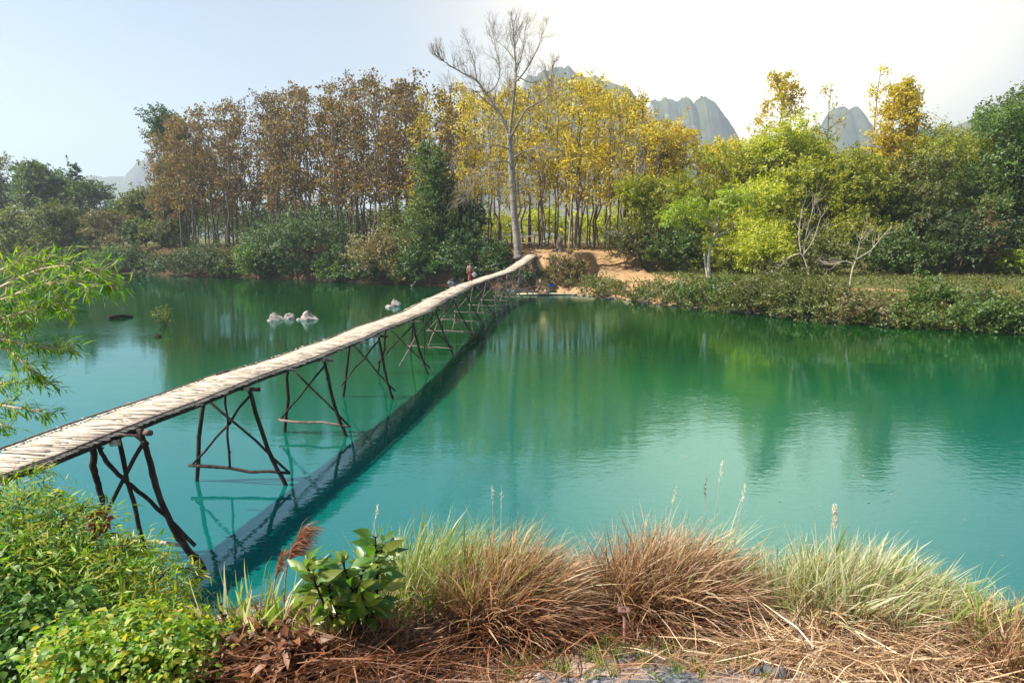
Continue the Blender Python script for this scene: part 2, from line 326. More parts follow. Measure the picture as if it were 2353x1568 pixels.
# river surface
wx = seg([(-900, -140, 40), (-140, -12, 4), (-12, 12, .4), (12, 60, 2), (60, 801, 40)])
wy = seg([(-300, 2, 30), (2, 12, .4), (12, 120, 2), (120, 541, 20)])
X, Y = np.meshgrid(wx, wy); g = Geo(); nx, ny = len(wx), len(wy)
i = (np.arange(ny - 1)[:, None] * nx + np.arange(nx - 1)[None, :]).reshape(-1)
g.add(np.stack([X, Y, X * 0], -1), np.stack([i, i + 1, i + 1 + nx, i + nx], -1), t=np.clip(-H(X, Y), 0, 3))
def water_mat():
    m, nt, ns, ls, out = mat_new('river_water')
    tc = ns.new('ShaderNodeTexCoord'); v = tc.outputs['Object']
    at = ns.new('ShaderNodeAttribute'); at.attribute_name = 'along'
    mp = ns.new('ShaderNodeMapping'); mp.inputs['Scale'].default_value = (.55, 1.0, 1); ls.new(v, mp.inputs[0])
    big = noise(ns, ls, .035, 3, v)
    sepx = ns.new('ShaderNodeSeparateXYZ'); ls.new(v, sepx.inputs[0])
    yy = ns.new('ShaderNodeMapRange'); yy.inputs[1].default_value = 14; yy.inputs[2].default_value = 48; ls.new(sepx.outputs[1], yy.inputs[0])
    a = ns.new('ShaderNodeMath'); a.operation = 'MULTIPLY_ADD'; a.inputs[1].default_value = .5; ls.new(big, a.inputs[0]); ls.new(yy.outputs[0], a.inputs[2])
    deep = ramp(ns, [(.002, .100, .090), (.003, .080, .032), (.005, .040, .006)], a.outputs[0], ls, [.2, .6, 1.2 / 1.3])  # teal to dark green with distance, tree reflections partly put into the colour
    d = ns.new('ShaderNodeBsdfDiffuse'); ls.new(deep, d.inputs[0])
    tr = ns.new('ShaderNodeBsdfTransparent'); tr.inputs[0].default_value = (.55, .85, .82, 1)
    o = ns.new('ShaderNodeMapRange'); o.inputs[1].default_value = .0; o.inputs[2].default_value = 1.1; o.inputs[3].default_value = .12; ls.new(at.outputs['Fac'], o.inputs[0])
    body = ns.new('ShaderNodeMixShader'); ls.new(o.outputs[0], body.inputs[0]); ls.new(tr.outputs[0], body.inputs[1]); ls.new(d.outputs[0], body.inputs[2])
    # ripples: calm pools and ruffled stretches
    r1 = noise(ns, ls, 1.1, 3, mp.outputs[0]); r2 = noise(ns, ls, 6.0, 3, mp.outputs[0]); calm = noise(ns, ls, .06, 3, mp.outputs[0])
    cm = ns.new('ShaderNodeMapRange'); cm.inputs[1].default_value = .42; cm.inputs[2].default_value = .62; cm.inputs[3].default_value = .04; cm.inputs[4].default_value = .25; ls.new(calm, cm.inputs[0])
    b1 = ns.new('ShaderNodeBump'); b1.inputs['Strength'].default_value = .045; b1.inputs['Distance'].default_value = .12; ls.new(r1, b1.inputs['Height'])
    b2 = ns.new('ShaderNodeBump'); b2.inputs['Distance'].default_value = .03; ls.new(cm.outputs[0], b2.inputs['Strength']); ls.new(r2, b2.inputs['Height']); ls.new(b1.outputs[0], b2.inputs['Normal'])
    gl = ns.new('ShaderNodeBsdfGlossy'); gl.inputs['Roughness'].default_value = .02; gl.inputs['Color'].default_value = (.62, .92, 1, 1); ls.new(b2.outputs[0], gl.inputs['Normal'])
    fr = ns.new('ShaderNodeFresnel'); fr.inputs[0].default_value = 1.85; ls.new(b2.outputs[0], fr.inputs['Normal'])
    mx = ns.new('ShaderNodeMixShader'); ls.new(fr.outputs[0], mx.inputs[0]); ls.new(body.outputs[0], mx.inputs[1]); ls.new(gl.outputs[0], mx.inputs[2])
    ls.new(mx.outputs[0], out.inputs[0]); return m
M['water'] = water_mat()
tag(g.obj('river', M['water']), 'calm turquoise green river water', 'river', kind='structure')

# ------------------------------------------------------------------ mountains
def hill_mat():
    m, nt, ns, ls, out = mat_new('forested_rock')
    tc = ns.new('ShaderNodeTexCoord'); v = tc.outputs['Object']; ge = ns.new('ShaderNodeNewGeometry')
    n1 = noise(ns, ls, .02, 8, v, .65); s = ns.new('ShaderNodeSeparateXYZ'); ls.new(ge.outputs['Normal'], s.inputs[0])
    forest = ramp(ns, [(.03, .045, .02), (.065, .08, .035), (.11, .115, .06)], n1, ls, [.35, .5, .65])
    cl = ramp(ns, [(.16, .15, .135), (.28, .26, .235)], n1, ls, [.4, .6])
    f = ns.new('ShaderNodeMapRange'); f.inputs[1].default_value = .35; f.inputs[2].default_value = .5; ls.new(s.outputs[2], f.inputs[0])
    c = mixc(ns, ls, f.outputs[0], cl, forest); d = ns.new('ShaderNodeBsdfDiffuse'); ls.new(c, d.inputs[0]); ls.new(d.outputs[0], out.inputs[0]); return m
M['hill'] = hill_mat()
def mountain(sil, D, depth, seed, label, fl=6.0):
    rng = np.random.default_rng(seed)
    us = np.array([p[0] for p in sil], float); pk = np.array([at_y(p[0], p[1], D) for p in sil])
    ux = np.linspace(us[0], us[-1], 170); xs = np.interp(ux, us, pk[:, 0]); zs = np.interp(ux, us, pk[:, 2])
    for k in range(1, 6): zs = zs + zs.max() * .012 / k ** .6 * np.sin(xs / D * 40 * k * 1.7 + rng.uniform(0, 6))
    for fq, am in ((7, .010), (19, .005), (41, .004), (80, .004)): zs = zs + zs.max() * am * np.interp(np.linspace(0, fq * 2, 170), np.arange(fq * 2 + 1), rng.normal(0, 1, fq * 2 + 1))
    s = np.linspace(-1, 1, 90); Xm, S = np.meshgrid(xs, s); Zm, _ = np.meshgrid(zs, s)
    ph = rng.uniform(0, 6, 8); k = 40.0 / D
    rid = sum(np.sin(Xm * k * (1.3 + i) * .8 + 1.6 * np.sin(S * 4 + ph[i]) + S * 9 * (i + 1) * .6 + ph[i]) / (i + 1) for i in range(6)) / 2
    prof = np.clip(1 - np.abs(S + .04 * rid) ** 1.7, 0, 1) ** .75
    rough = sum(np.sin(Xm * k * q + 3 * np.sin(S * 5 * q + ph[1]) + ph[2]) * np.sin(S * 9 * q + Xm * k * q * .6 + ph[3]) / q ** .7 for q in (3, 6.3, 12.7, 23)) * fl * .22
    V = np.stack([Xm * (1 + S * depth / D * .5) + rough * .7, D + S * depth + rid * fl + rough, np.maximum(Zm, 0) * prof * (1 + .05 * rid * (1 - prof)) - 2 * (prof < .02)], -1)
    g = Geo(); n = len(xs); i = (np.arange(len(s) - 1)[:, None] * n + np.arange(n - 1)[None, :]).reshape(-1)
    g.add(V, np.stack([i, i + 1, i + 1 + n, i + n], -1)); o = g.obj('mountain', M['hill'], smooth=True)
    return tag(o, label, 'mountain', kind='structure')
mountain([(150, 520), (200, 408), (240, 402), (270, 410), (297, 418), (318, 398), (330, 366), (352, 368), (375, 402), (420, 440), (520, 480), (620, 520)], 2600, 440, 3, 'blue hazy peak with a knob summit at far left', 22)
mountain([(880, 540), (980, 480), (1090, 350), (1150, 245), (1200, 185), (1250, 163), (1310, 160), (1360, 185), (1410, 190), (1445, 205), (1470, 240), (1510, 300), (1600, 470), (1640, 540)], 1700, 350, 5, 'broad hazy mountain behind the teak grove', 18)
mountain([(1400, 540), (1460, 330), (1495, 240), (1540, 226), (1590, 232), (1625, 230), (1660, 262), (1700, 330), (1740, 400), (1800, 540)], 1900, 300, 8, 'pale twin topped mountain in the warm glow', 18)
mountain([(1760, 540), (1820, 330), (1870, 290), (1910, 255), (1960, 250), (2010, 300), (2070, 320), (2120, 302), (2165, 295), (2200, 290), (2240, 275), (2300, 240), (2360, 195), (2420, 180), (2560, 300), (2640, 540)], 2050, 330, 11, 'long jagged ridge behind the right hand trees', 18)

# ------------------------------------------------------------------ haze
hz = bpy.data.meshes.new('haze'); b0, b1 = (-3300, -120, -8), (3500, 3400, 540)
vv = [(x, y, z) for x in (b0[0], b1[0]) for y in (b0[1], b1[1]) for z in (b0[2], b1[2])]
hz.from_pydata(vv, [], [(0, 1, 3, 2), (4, 6, 7, 5), (0, 4, 5, 1), (2, 3, 7, 6), (0, 2, 6, 4), (1, 5, 7, 3)])
ho = bpy.data.objects.new('haze', hz); COL.objects.link(ho); tag(ho, 'pale warm haze filling the valley', 'haze', kind='stuff')
hm, nt, ns, ls, out = mat_new('haze_air'); pv = ns.new('ShaderNodeVolumePrincipled')
pv.inputs['Color'].default_value = (.72, .86, 1, 1); pv.inputs['Density'].default_value = .0004; pv.inputs['Anisotropy'].default_value = .3
ls.new(pv.outputs[0], out.inputs['Volume']); hz.materials.append(hm)

# ------------------------------------------------------------------ bamboo bridge
BY = [2, 6, 9, 11.2, 15.5, 20.8, 24.5, 30, 40, 48.75, 55, 63, 70, 78.5]
BX = [-9.2, -8.2, -7.45, -7.0, -6.35, -5.5, -5.05, -4.45, -3.9, -3.3, -2.55, -.84, .75, 2.75]
BZ = [3.3, 2.6, 2.38, 2.36, 2.36, 2.38, 2.36, 2.34, 2.33, 2.34, 2.38, 2.58, 3.12, 4.26]
cc = curve(np.stack([BX, BY, BZ], -1), 40)
seglen = np.concatenate([[0], np.cumsum(np.linalg.norm(np.diff(cc, axis=0), axis=1))]); BL = seglen[-1]
def bpos(s):
    s = np.asarray(s, float); P = np.stack([np.interp(s, seglen, cc[:, k]) for k in range(3)], -1)
    P[..., 2] += .014 * np.sin(s * 1.45) + .022 * np.sin(s * .55 + 1)
    return P
def bframe(s):
    T = bpos(np.asarray(s) + .15) - bpos(np.asarray(s) - .15); T = nz(T); Sd = nz(np.cross(T, np.array([0, 0, 1.]))); return bpos(s), T, Sd
def s_at_y(y): return float(np.interp(y, cc[:, 1], seglen))
HWID = .58
rng = np.random.default_rng(11)
br = thing('bamboo_bridge', 'long rickety footbridge of woven split bamboo on crooked pole legs', 'bridge', (0, 0, 0))
g = Geo()
ss = np.arange(1.5, BL - .1, .034); n = len(ss)
for run in range(2):                                   # transverse splints woven over and under the long runners
    a0, a1 = (-HWID - .02, .17) if run == 0 else (-.17, HWID + .02)
    P, T, Sd = bframe(ss + rng.normal(0, .008, n)); up = np.cross(Sd, T)
    ph = np.where((np.arange(n) + run) % 2 == 0, 1., -1.) * .009 + rng.normal(0, .005, n)
    skew = rng.normal(0, .022, n) + .06; e0 = a0 - (rng.random(n) < .06) * rng.uniform(0, .14, n) * (run == 0) + (rng.normal(0, .03, n) if run == 0 else rng.normal(0, .16, n)); e1 = a1 + (rng.random(n) < .06) * rng.uniform(0, .16, n) * (run == 1) + (rng.normal(0, .03, n) if run == 1 else rng.normal(0, .16, n))
    w = rng.uniform(.024, .034, n)
    def pt(e, d, h): return P + Sd * e[:, None] + T * (d + skew * e)[:, None] + up * (h + ph * np.cos((e - a0) / HWID * math.pi * 2.5))[:, None]
    mid = (e0 + e1) / 2; z = np.zeros(n); V = []
    for e in (e0, mid, e1):
        for d, h in ((-w / 2, z), (w / 2, z), (w / 2, z - .010), (-w / 2, z - .010)): V.append(pt(e, d, h))
    V = np.stack(V, 1); b = np.arange(n)[:, None, None] * 12
    q = np.array([[0, 1, 5, 4], [4, 5, 9, 8], [1, 2, 6, 5], [5, 6, 10, 9], [3, 0, 4, 7], [7, 4, 8, 11], [2, 3, 7, 6], [6, 7, 11, 10], [0, 3, 2, 1], [8, 9, 10, 11]])
    g.add(V, (q[None] + b).reshape(-1, 4))
g.obj('deck', M['mat'], br)
def strip(name, off, dz, r, mat, seglo=1.5, seghi=None, jit=.02, pieces=14):
    seghi = seghi or BL - .2; cuts = np.linspace(seglo, seghi, pieces + 1)
    for a, b in zip(cuts[:-1], cuts[1:]):
        s = np.linspace(a - .25, b + .25, 26); s = np.clip(s, 0, BL); P, T, Sd = bframe(s)
        o = off + rng.normal(0, jit) + rng.normal(0, jit * .25, len(s)); h = dz + rng.normal(0, .012)
        gg = Geo(); tube(gg, P + Sd * (np.ones(len(s)) * o)[:, None] + np.array([0, 0, 1.]) * h, np.linspace(r, r * .75, len(s)), 6)
        gg.obj(name, M[mat], br, smooth=True)
strip('edge_rail', -HWID + .03, .032, .019, 'pole', pieces=12)
strip('edge_rail', HWID - .03, .030, .017, 'pole', pieces=12)
strip('stringer', -HWID + .12, -.075, .055, 'post', pieces=10)
strip('stringer', HWID - .10, -.08, .06, 'post', pieces=10)
for o_ in (-.36, -.2, -.04, .12, .28, .42): strip('stringer', o_, -.07, .058, 'darkwood', pieces=6, jit=.015)  # extra poles in dark wood, added to keep the underside's reflection dark
def pole(name, a, b, r0, r1, mat='post', amp=.022, m=6, via=None, parent=br):
    gg = Geo(); P = wobbly(a, b, rng, amp, m) if via is None else curve([a] + via + [b], 5)
    if via is not None: P[1:-1] += rng.normal(0, .006, P[1:-1].shape)
    rr = np.linspace(r0, r1, len(P)) * (1 + rng.normal(0, .05, len(P)))
    tube(gg, P, rr, 7)
    for k in range(rng.integers(1, 4)):                # knots and lopped twigs
        q = P[rng.integers(1, len(P) - 1)]; d = rdir(rng, 1)[0] * np.array([1, 1, .4]); tube(gg, [q, q + d * (r0 * 1.2 + .03)], [r0 * .55, r0 * .4], 5)
    return gg.obj(name, M[mat], parent, smooth=True)
bents = [(8.6, None), (10.95, -5.16), (15.0, -4.76), (18.9, -4.40), (23.5, -3.95), (27.9, -3.16), (32.9, -2.39), (38.8, -1.52), (44.2, -1.14), (49.5, -.43), (54.5, .35), (59.2, 1.0), (63.2, 1.7), (66.8, 2.2), (70.2, 2.9), (73.2, 3.4), (75.6, 3.6)]
for bi, (y, xr) in enumerate(bents):
    s = s_at_y(y); P, T, Sd = bframe(np.array([s])); P, T, Sd = P[0], T[0], Sd[0]
    top_r = P + Sd * (HWID - .05) + np.array([0, 0, -.16]); top_l = P - Sd * (HWID - .12) + np.array([0, 0, -.16])
    xr = P[0] + 1.75 if xr is None else xr
    br_ = np.array([xr, y - .1, 0.]); bl_ = np.array([P[0] - 1.05 + rng.normal(0, .12), y + .35 + rng.normal(0, .15), 0.])
    zr = min(float(H(br_[0], br_[1])), .5 if y > 64 else -.4) if y < 64 else float(H(br_[0], br_[1])) - .15
    zl = -.9 if y < 64 else float(H(bl_[0], bl_[1])) - .15
    br_[2] = max(zr, -1.0); bl_[2] = zl
    rr = .046 if y < 30 else .042
    ex = lambda a, b, f: a + (b - a) * f
    if bi == 1:
        pole('leg', at_y(322, 985, 11.12), np.array([-5.2, 10.7, -.5]), .050, .060, via=[at_y(345, 1060, 11.1), at_y(362, 1130, 11.05), at_y(400, 1215, 10.95), at_y(432, 1262, 10.9), at_y(468, 1312, 10.82)])
        pole('leg', at_y(212, 1015, 11.3), np.array([-7.9, 11.5, -.6]), .056, .052, via=[at_y(216, 1080, 11.3), at_y(228, 1120, 11.35), at_y(229, 1190, 11.4)])
        pole('center_post', at_y(272, 1003, 11.2), at_y(330, 1255, 11.15), .04, .036, amp=.01)
        pole('brace', at_y(222, 1020, 11.25), at_y(448, 1252, 10.8), .04, .035, via=[at_y(250, 1065, 11.25), at_y(290, 1105, 11.2), at_y(345, 1150, 11.1)])
        pole('brace', at_y(330, 1015, 11.0), at_y(236, 1195, 11.3), .035, .035, amp=.02)
        pole('cross_beam', at_y(250, 1236, 11.4), at_y(430, 1254, 10.9), .04, .03, 'deadwood', amp=.02)
        pole('cap_beam', at_y(300, 990, 11.5), at_y(345, 994, 11.0), .06, .055, 'pole', amp=.005)
        pole('strut', at_y(300, 985, 11.3), at_y(338, 1020, 11.1), .05, .04, amp=.005)
        continue
    if y > 74:
        pole('leg', top_r, br_, rr, rr * 1.1, 'pole'); pole('leg', top_l, np.array([bl_[0] + .3, bl_[1], zl]), rr, rr, 'pole'); continue
    pm = 'post' if y < 34 else ('pole' if rng.random() < .6 else 'post')
    k = .2 * rng.uniform(.5, 1.3)
    midr = ex(top_r, br_, .45) + np.array([-k * .5, 0, .05]); m2 = ex(top_r, br_, .72) + np.array([-.03, 0, 0])
    pole('leg', top_r + np.array([0, 0, .1]), br_, rr, rr * 1.15, pm, via=[midr, m2])
    pole('leg', top_l + np.array([0, 0, .08]), bl_, rr * 1.05, rr, pm, amp=.03)
    br0, bl0 = ex(top_r, br_, (top_r[2] - .28) / (top_r[2] - br_[2])), ex(top_l, bl_, (top_l[2] - .38) / (top_l[2] - bl_[2]))
    if y > 64: br0, bl0 = ex(top_r, br_, .75), ex(top_l, bl_, .75)
    off = T * .07
    pole('brace', ex(top_l, bl_, .06) - off, br0 + off + np.array([.12, 0, -.02]), .03, .028, 'post' if y < 34 else 'pole', amp=.02)
    pole('brace', ex(top_r, br_, .04) + off * 1.5, bl0 - off + np.array([-.1, 0, .04]), .03, .028, 'post' if y < 34 else 'pole', amp=.02)
    if bi not in (4, 5): pole('cross_beam', bl0 - off + np.array([-.18, 0, .02]), br0 - off + np.array([.2, 0, .02]), .04, .034, 'pole' if y > 17 else 'post', amp=.03)
    if bi in (2, 6, 8): mm = ex(top_l, top_r, .45); pole('center_post', mm, np.array([mm[0], mm[1], .38 if bi == 2 else -.4]), .028, .026, pm, amp=.01)
    pole('cap_beam', top_l - Sd * .22 + np.array([0, 0, .01]), top_r + Sd * rng.uniform(.22, .4) + np.array([0, 0, .0]), .052, .048, 'pole' if bi % 2 else 'post', amp=.012)
    if bi in (5, 6, 7, 9, 11, 12):                      # long raking struts between bents
        s2 = s_at_y(y + 3.6); q = bframe(np.array([s2]))[0][0] + np.array([.55, 0, -.12]); pole('strut', br0 + np.array([-1.2, .4, -.0]), q, .03, .026, 'pole', amp=.03)
for y in np.arange(9.5, 62, 1.9):                       # thin cross bearers sticking out under the deck
    s = s_at_y(y + rng.normal(0, .3)); P, T, Sd = bframe(np.array([s])); P, T, Sd = P[0], T[0], Sd[0]
    l = rng.uniform(.05, .33); a, b = (HWID + l, HWID + .02) if rng.random() < .6 else (HWID + .04, HWID + l)
    pole('bearer', P - Sd * b + np.array([0, 0, -.045]), P + Sd * a + np.array([0, 0, -.05]), .024, .02, 'pole', amp=.005, m=5)

# ------------------------------------------------------------------ vegetation builders
def crown_geo(g, lobes, n, leaf, asp, rng, clump=.2, fill=.55, up=.5, droop=.0, npl=None):
    """leaf sprays scattered over lobes; the leaves of a spray share a facing, so sprays catch the light or fall dark"""
    vol = np.array([l[3] * l[4] + l[4] * l[5] + l[3] * l[5] for l in lobes]); vol = vol / vol.sum()
    for l, w in zip(lobes, vol):
        c = np.array(l[:3]); r = np.array(l[3:6]); nl = max(40, int(n * w)); k = max(8, int(nl / (npl or 24)))
        d = rdir(rng, k); d[:, 2] = np.where(d[:, 2] < -.35, -d[:, 2], d[:, 2])
        rad = (fill + (1.08 - fill) * rng.random(k) ** .7) * (1 + .2 * rng.normal(0, 1, k))
        cen = c + d * r * rad[:, None]; sd = nz(d + rng.normal(0, .55, (k, 3)) + np.array([0, 0, .25 - droop])); sl = clump * 2.2 * r.mean() * rng.uniform(.5, 1.6, k)
        cn = nz(d * .55 + np.array([0, 0, up]) + rng.normal(0, .5, (k, 3)))
        idx = rng.integers(0, k, nl); t = rng.uniform(-.4, 1, nl)
        P = cen[idx] + sd[idx] * (t * sl[idx])[:, None] + rng.normal(0, 1, (nl, 3)) * (clump * .42 * r.mean() * (1.15 - .6 * np.clip(t, 0, 1)))[:, None] * np.array([1, 1, .6])
        N = nz(cn[idx] + rng.normal(0, .42, (nl, 3)))
        D = nz(np.cross(N, rng.normal(0, 1, (nl, 3)))); D = nz(D + sd[idx] * .7 + np.array([0, 0, -droop]))
        L = leaf * rng.uniform(.6, 1.45, nl); leaf_quads(g, P, D, N, L, L * asp, .12)
def lobes_for(shape, h, w, rng):
    L = []
    if shape == 'shrub':
        for k in range(8):
            a = rng.uniform(0, 6.28); q = rng.uniform(.05, .33); z = rng.uniform(.2, .62)
            L.append((math.cos(a) * q * w, math.sin(a) * q * w * .8, z * h, w * rng.uniform(.18, .27), w * rng.uniform(.18, .26), h * rng.uniform(.26, .38)))
        L.append((0, 0, .62 * h, w * .25, w * .25, h * .36))
    elif shape == 'mound':
        for k in range(9):
            a = k / 9 * 6.28; q = rng.uniform(.15, .34)
            L.append((math.cos(a) * q * w, math.sin(a) * q * w * .7, rng.uniform(.15, .4) * h, w * .2, w * .2, h * rng.uniform(.32, .45)))
        L.append((rng.uniform(-.1, .1) * w, 0, .55 * h, w * .27, w * .25, h * .42))
    elif shape == 'round':
        for k in range(9):
            a = rng.uniform(0, 6.28); q = rng.uniform(.1, .33); z = rng.uniform(.38, .82)
            L.append((math.cos(a) * q * w, math.sin(a) * q * w, z * h, w * rng.uniform(.15, .25), w * rng.uniform(.15, .25), h * rng.uniform(.10, .18)))
    elif shape == 'full':
        for k in range(13):
            z = rng.uniform(.1, .88); a = rng.uniform(0, 6.28); q = rng.uniform(.08, .34) * (1.15 - .7 * z)
            L.append((math.cos(a) * q * w, math.sin(a) * q * w, z * h, w * rng.uniform(.16, .25), w * rng.uniform(.16, .25), h * rng.uniform(.09, .17)))
    elif shape == 'column':
        for k in range(14):
            z = .05 + .87 * k / 13; q = .17 * (1.1 - z); a = rng.uniform(0, 6.28); rr = (.42 - .26 * z ** 1.6) * rng.uniform(.75, 1.1)
            L.append((math.cos(a) * q * w, math.sin(a) * q * w, z * h, w * rr, w * rr, h * .09))
    elif shape == 'tuft':
        for k in range(7):
            a = rng.uniform(0, 6.28); q = rng.uniform(.1, .36); z = rng.uniform(.62, .93)
            L.append((math.cos(a) * q * w, math.sin(a) * q * w, z * h, w * .17, w * .17, h * .09))
    return L
def plant(name, label, cat, u, y, vtop, wpx, shape, mat, seed, leaf=.26, asp=.6, dens=1.0, group=None, trunk='bark', dz=-.1, x=None, vbase=None, droop=.1, bark_show=True, fill=.5, clump=.2, up=.5):
    rng = np.random.default_rng(seed); x = x_of(u, y) if x is None else x
    z = float(H(x, y)) + dz; h = float(at_y(u, vtop, y)[2]) - z; w = wpx / F * y * {'full': 1.4, 'shrub': 1.45, 'mound': 1.4, 'round': 1.3, 'column': 1.25, 'tuft': 1}[shape]
    o = thing(name, label, cat, (x, y, z), group)
    lb = lobes_for(shape, h, w, rng); g = Geo(); leaf *= 1.22
    n = int(np.clip((w * h) * 112 * dens * (.26 / leaf) ** 1.6, 1200, 24000))
    crown_geo(g, lb, n, leaf, asp, rng, clump=clump, droop=droop, fill=fill, up=up); g.obj('foliage' if shape in ('shrub', 'mound') else 'crown', M[mat], o)
    if shape in ('round', 'full', 'tuft', 'column'):
        g = Geo(); r0 = max(.10, h * .013); top = np.array([rng.normal(0, .03) * w, rng.normal(0, .03) * w, h * .86])
        tr = wobbly((0, 0, -.2), top, rng, h * .012, 9); tube(g, tr, np.linspace(r0, r0 * .3, 9), 7)
        for l in lb:
            c = np.array(l[:3]); q = tr[int(np.clip(c[2] / h / .86 * 8 * .62, 1, 7))]; tube(g, wobbly(q, c, rng, h * .01, 6), np.linspace(r0 * .42, r0 * .12, 6), 5)
            for _ in range(3): e = c + rdir(rng, 1)[0] * np.array(l[3:6]) * .8; tube(g, wobbly(c, e, rng, .06, 4), np.linspace(r0 * .14, r0 * .05, 4), 4)
        g.obj('trunk', M[trunk], o, smooth=True)
    else:
        g = Geo()
        for k in range(7):
            l = lb[k % len(lb)]; e = np.array(l[:3]) + rdir(rng, 1)[0] * np.array(l[3:6]) * .85; tube(g, wobbly((rng.normal(0, .08 * w), rng.normal(0, .05 * w), -.1), e, rng, .08, 6), np.linspace(.05, .015, 6), 5)
        g.obj('stem', M[trunk], o, smooth=True)
    return o
def twigs(g, p, d, length, r, rng, depth, nb=3, ang=.55, grav=.0, upw=.15):
    """recursive bare branching"""
    m = 5; P = [np.array(p)]; dd = np.array(d, float)
    for k in range(m):
        dd = dd + rng.normal(0, .11, 3) + np.array([0, 0, upw - grav]) * .25; dd /= np.linalg.norm(dd); P.append(P[-1] + dd * length / m)
    tube(g, P, np.linspace(r, r * .5, len(P)), 6 if r > .05 else 4, cap=False)
    if depth <= 0: return
    for k in range(nb):
        q = P[rng.integers(2, m + 1)] if k else P[-1]; nd = dd + rdir(rng, 1)[0] * ang * (1.25 if k else .5); nd /= np.linalg.norm(nd)
        twigs(g, q, nd, length * rng.uniform(.55, .8), max(r * .5, .006), rng, depth - 1, nb, ang, grav, upw)

for bi, (y, xr) in enumerate(bents[:9]):                # rope lashings round the cap beams
    s = s_at_y(y); P, T, Sd = bframe(np.array([s])); P, T, Sd = P[0], T[0], Sd[0]
    for sg in (-1, 1):
        gg = Geo(); q = P + Sd * sg * (HWID - .06) + np.array([0, 0, -.15]); an = np.linspace(0, 8 * math.pi, 60)
        tube(gg, np.stack([q[0] + .075 * np.cos(an), q[1] + .075 * np.sin(an), q[2] - .05 + an * .004], -1), .011, 5); gg.obj('lashing', M['bamboo'], br)

# ------------------------------------------------------------------ the tall bare tree
rng = np.random.default_rng(77)
def uvy(pts, y0): return [at_y(u, v, y0 + dy) for u, v, dy in pts]
YC = 77.5
base = at_y(1191, 598, YC); base[2] = float(H(base[0], YC)) - .2
ct = thing('bare_tree', 'tall pale leafless tree with a thick trunk beside the end of the bridge', 'tree', tuple(base))
def loc(P): return np.array(P) - base
g = Geo(); tp = curve(loc([base] + uvy([(1188, 560, 0), (1182, 500, 0), (1177, 440, 0), (1175, 390, 0), (1172, 345, 0), (1170, 308, 0)], YC)), 5)
tube(g, tp, np.interp(np.linspace(0, 1, len(tp)), [0, .03, .12, .5, 1], [.82, .55, .43, .36, .28]), 12); g.obj('trunk', M['palebark'], ct, smooth=True)
limbs = [([(1170, 312, 0), (1155, 275, .5), (1138, 250, .8), (1117, 217, 1.2), (1095, 186, 1.6), (1070, 172, 2), (1035, 152, 2.4), (1008, 133, 2.6)], .27),
         ([(1171, 312, 0), (1176, 260, -.4), (1181, 215, -.6), (1185, 170, -.9), (1182, 120, -1.2), (1178, 62, -1.4)], .25),
         ([(1173, 316, 0), (1192, 280, -1), (1210, 250, -1.6), (1238, 236, -2.2), (1262, 215, -2.6), (1268, 165, -3)], .2),
         ([(1117, 217, 1.2), (1140, 196, 1.8), (1148, 160, 2.3), (1138, 110, 2.6), (1133, 82, 2.8)], .11),
         ([(1095, 186, 1.6), (1090, 150, .6), (1078, 110, .2)], .09), ([(1138, 250, .8), (1122, 238, -1), (1082, 205, -1.8), (1040, 212, -2.6)], .09),
         ([(1183, 190, -.8), (1205, 165, -2), (1232, 118, -2.6), (1246, 78, -3)], .13), ([(1183, 140, -1), (1160, 110, .4), (1135, 90, 1)], .1),
         ([(1185, 165, -.9), (1200, 120, .6), (1206, 70, 1.4)], .11), ([(1186, 175, -.9), (1222, 190, 1), (1252, 178, 2)], .09),
         ([(1150, 268, .6), (1168, 225, 2), (1160, 170, 3)], .1), ([(1238, 236, -2.2), (1268, 250, -3), (1290, 238, -3.4)], .08)]
low = [([(1173, 345, 0), (1150, 336, -.8), (1110, 336, -1.4), (1065, 342, -2)], .09), ([(1174, 372, 0), (1140, 372, -1), (1105, 400, -1.6), (1070, 455, -2)], .08),
       ([(1175, 392, 0), (1150, 396, 1), (1100, 400, 2), (1060, 420, 3)], .07), ([(1174, 366, 0), (1195, 352, -1), (1218, 344, -1.6), (1236, 338, -2)], .1), ([(1175, 393, 0), (1195, 398, -.8), (1206, 415, -1.3)], .06),
       ([(1140, 372, -1), (1110, 380, -.4), (1080, 430, 0)], .05), ([(1152, 274, .3), (1138, 276, -.4), (1125, 270, -.8)], .08)]
g = Geo()
for pts, r in limbs:
    P = curve(loc(uvy(pts, YC)), 5); tube(g, P, np.linspace(r * .78, r * .16, len(P)), 7, cap=False); n = len(P)
    for k in range(int(n * .95)):
        q = P[rng.integers(int(n * .3), n)]; f = 1 - .35 * rng.random()
        d = nz(P[-1] - P[0]) * .5 + rdir(rng, 1)[0] * .8 + np.array([0, 0, .35]); twigs(g, q, nz(d), 1.35 * f, r * .14 + .010, rng, 3, 3, .6, upw=.3)
    twigs(g, P[-1], nz(P[-1] - P[-3]), .85, r * .28, rng, 3, 4, .6, upw=.3)
for pts, r in low:
    P = curve(loc(uvy(pts, YC)), 5); tube(g, P, np.linspace(r, r * .3, len(P)), 6, cap=False); n = len(P)
    for k in range(n):
        q = P[rng.integers(int(n * .25), n)]; d = nz(P[-1] - P[0]) * .7 + rdir(rng, 1)[0] * .7; twigs(g, q, nz(d), 1.5, r * .3 + .006, rng, 2, 3, .6, grav=.5, upw=0)
g.obj('branches', M['limbbark'], ct, smooth=True)

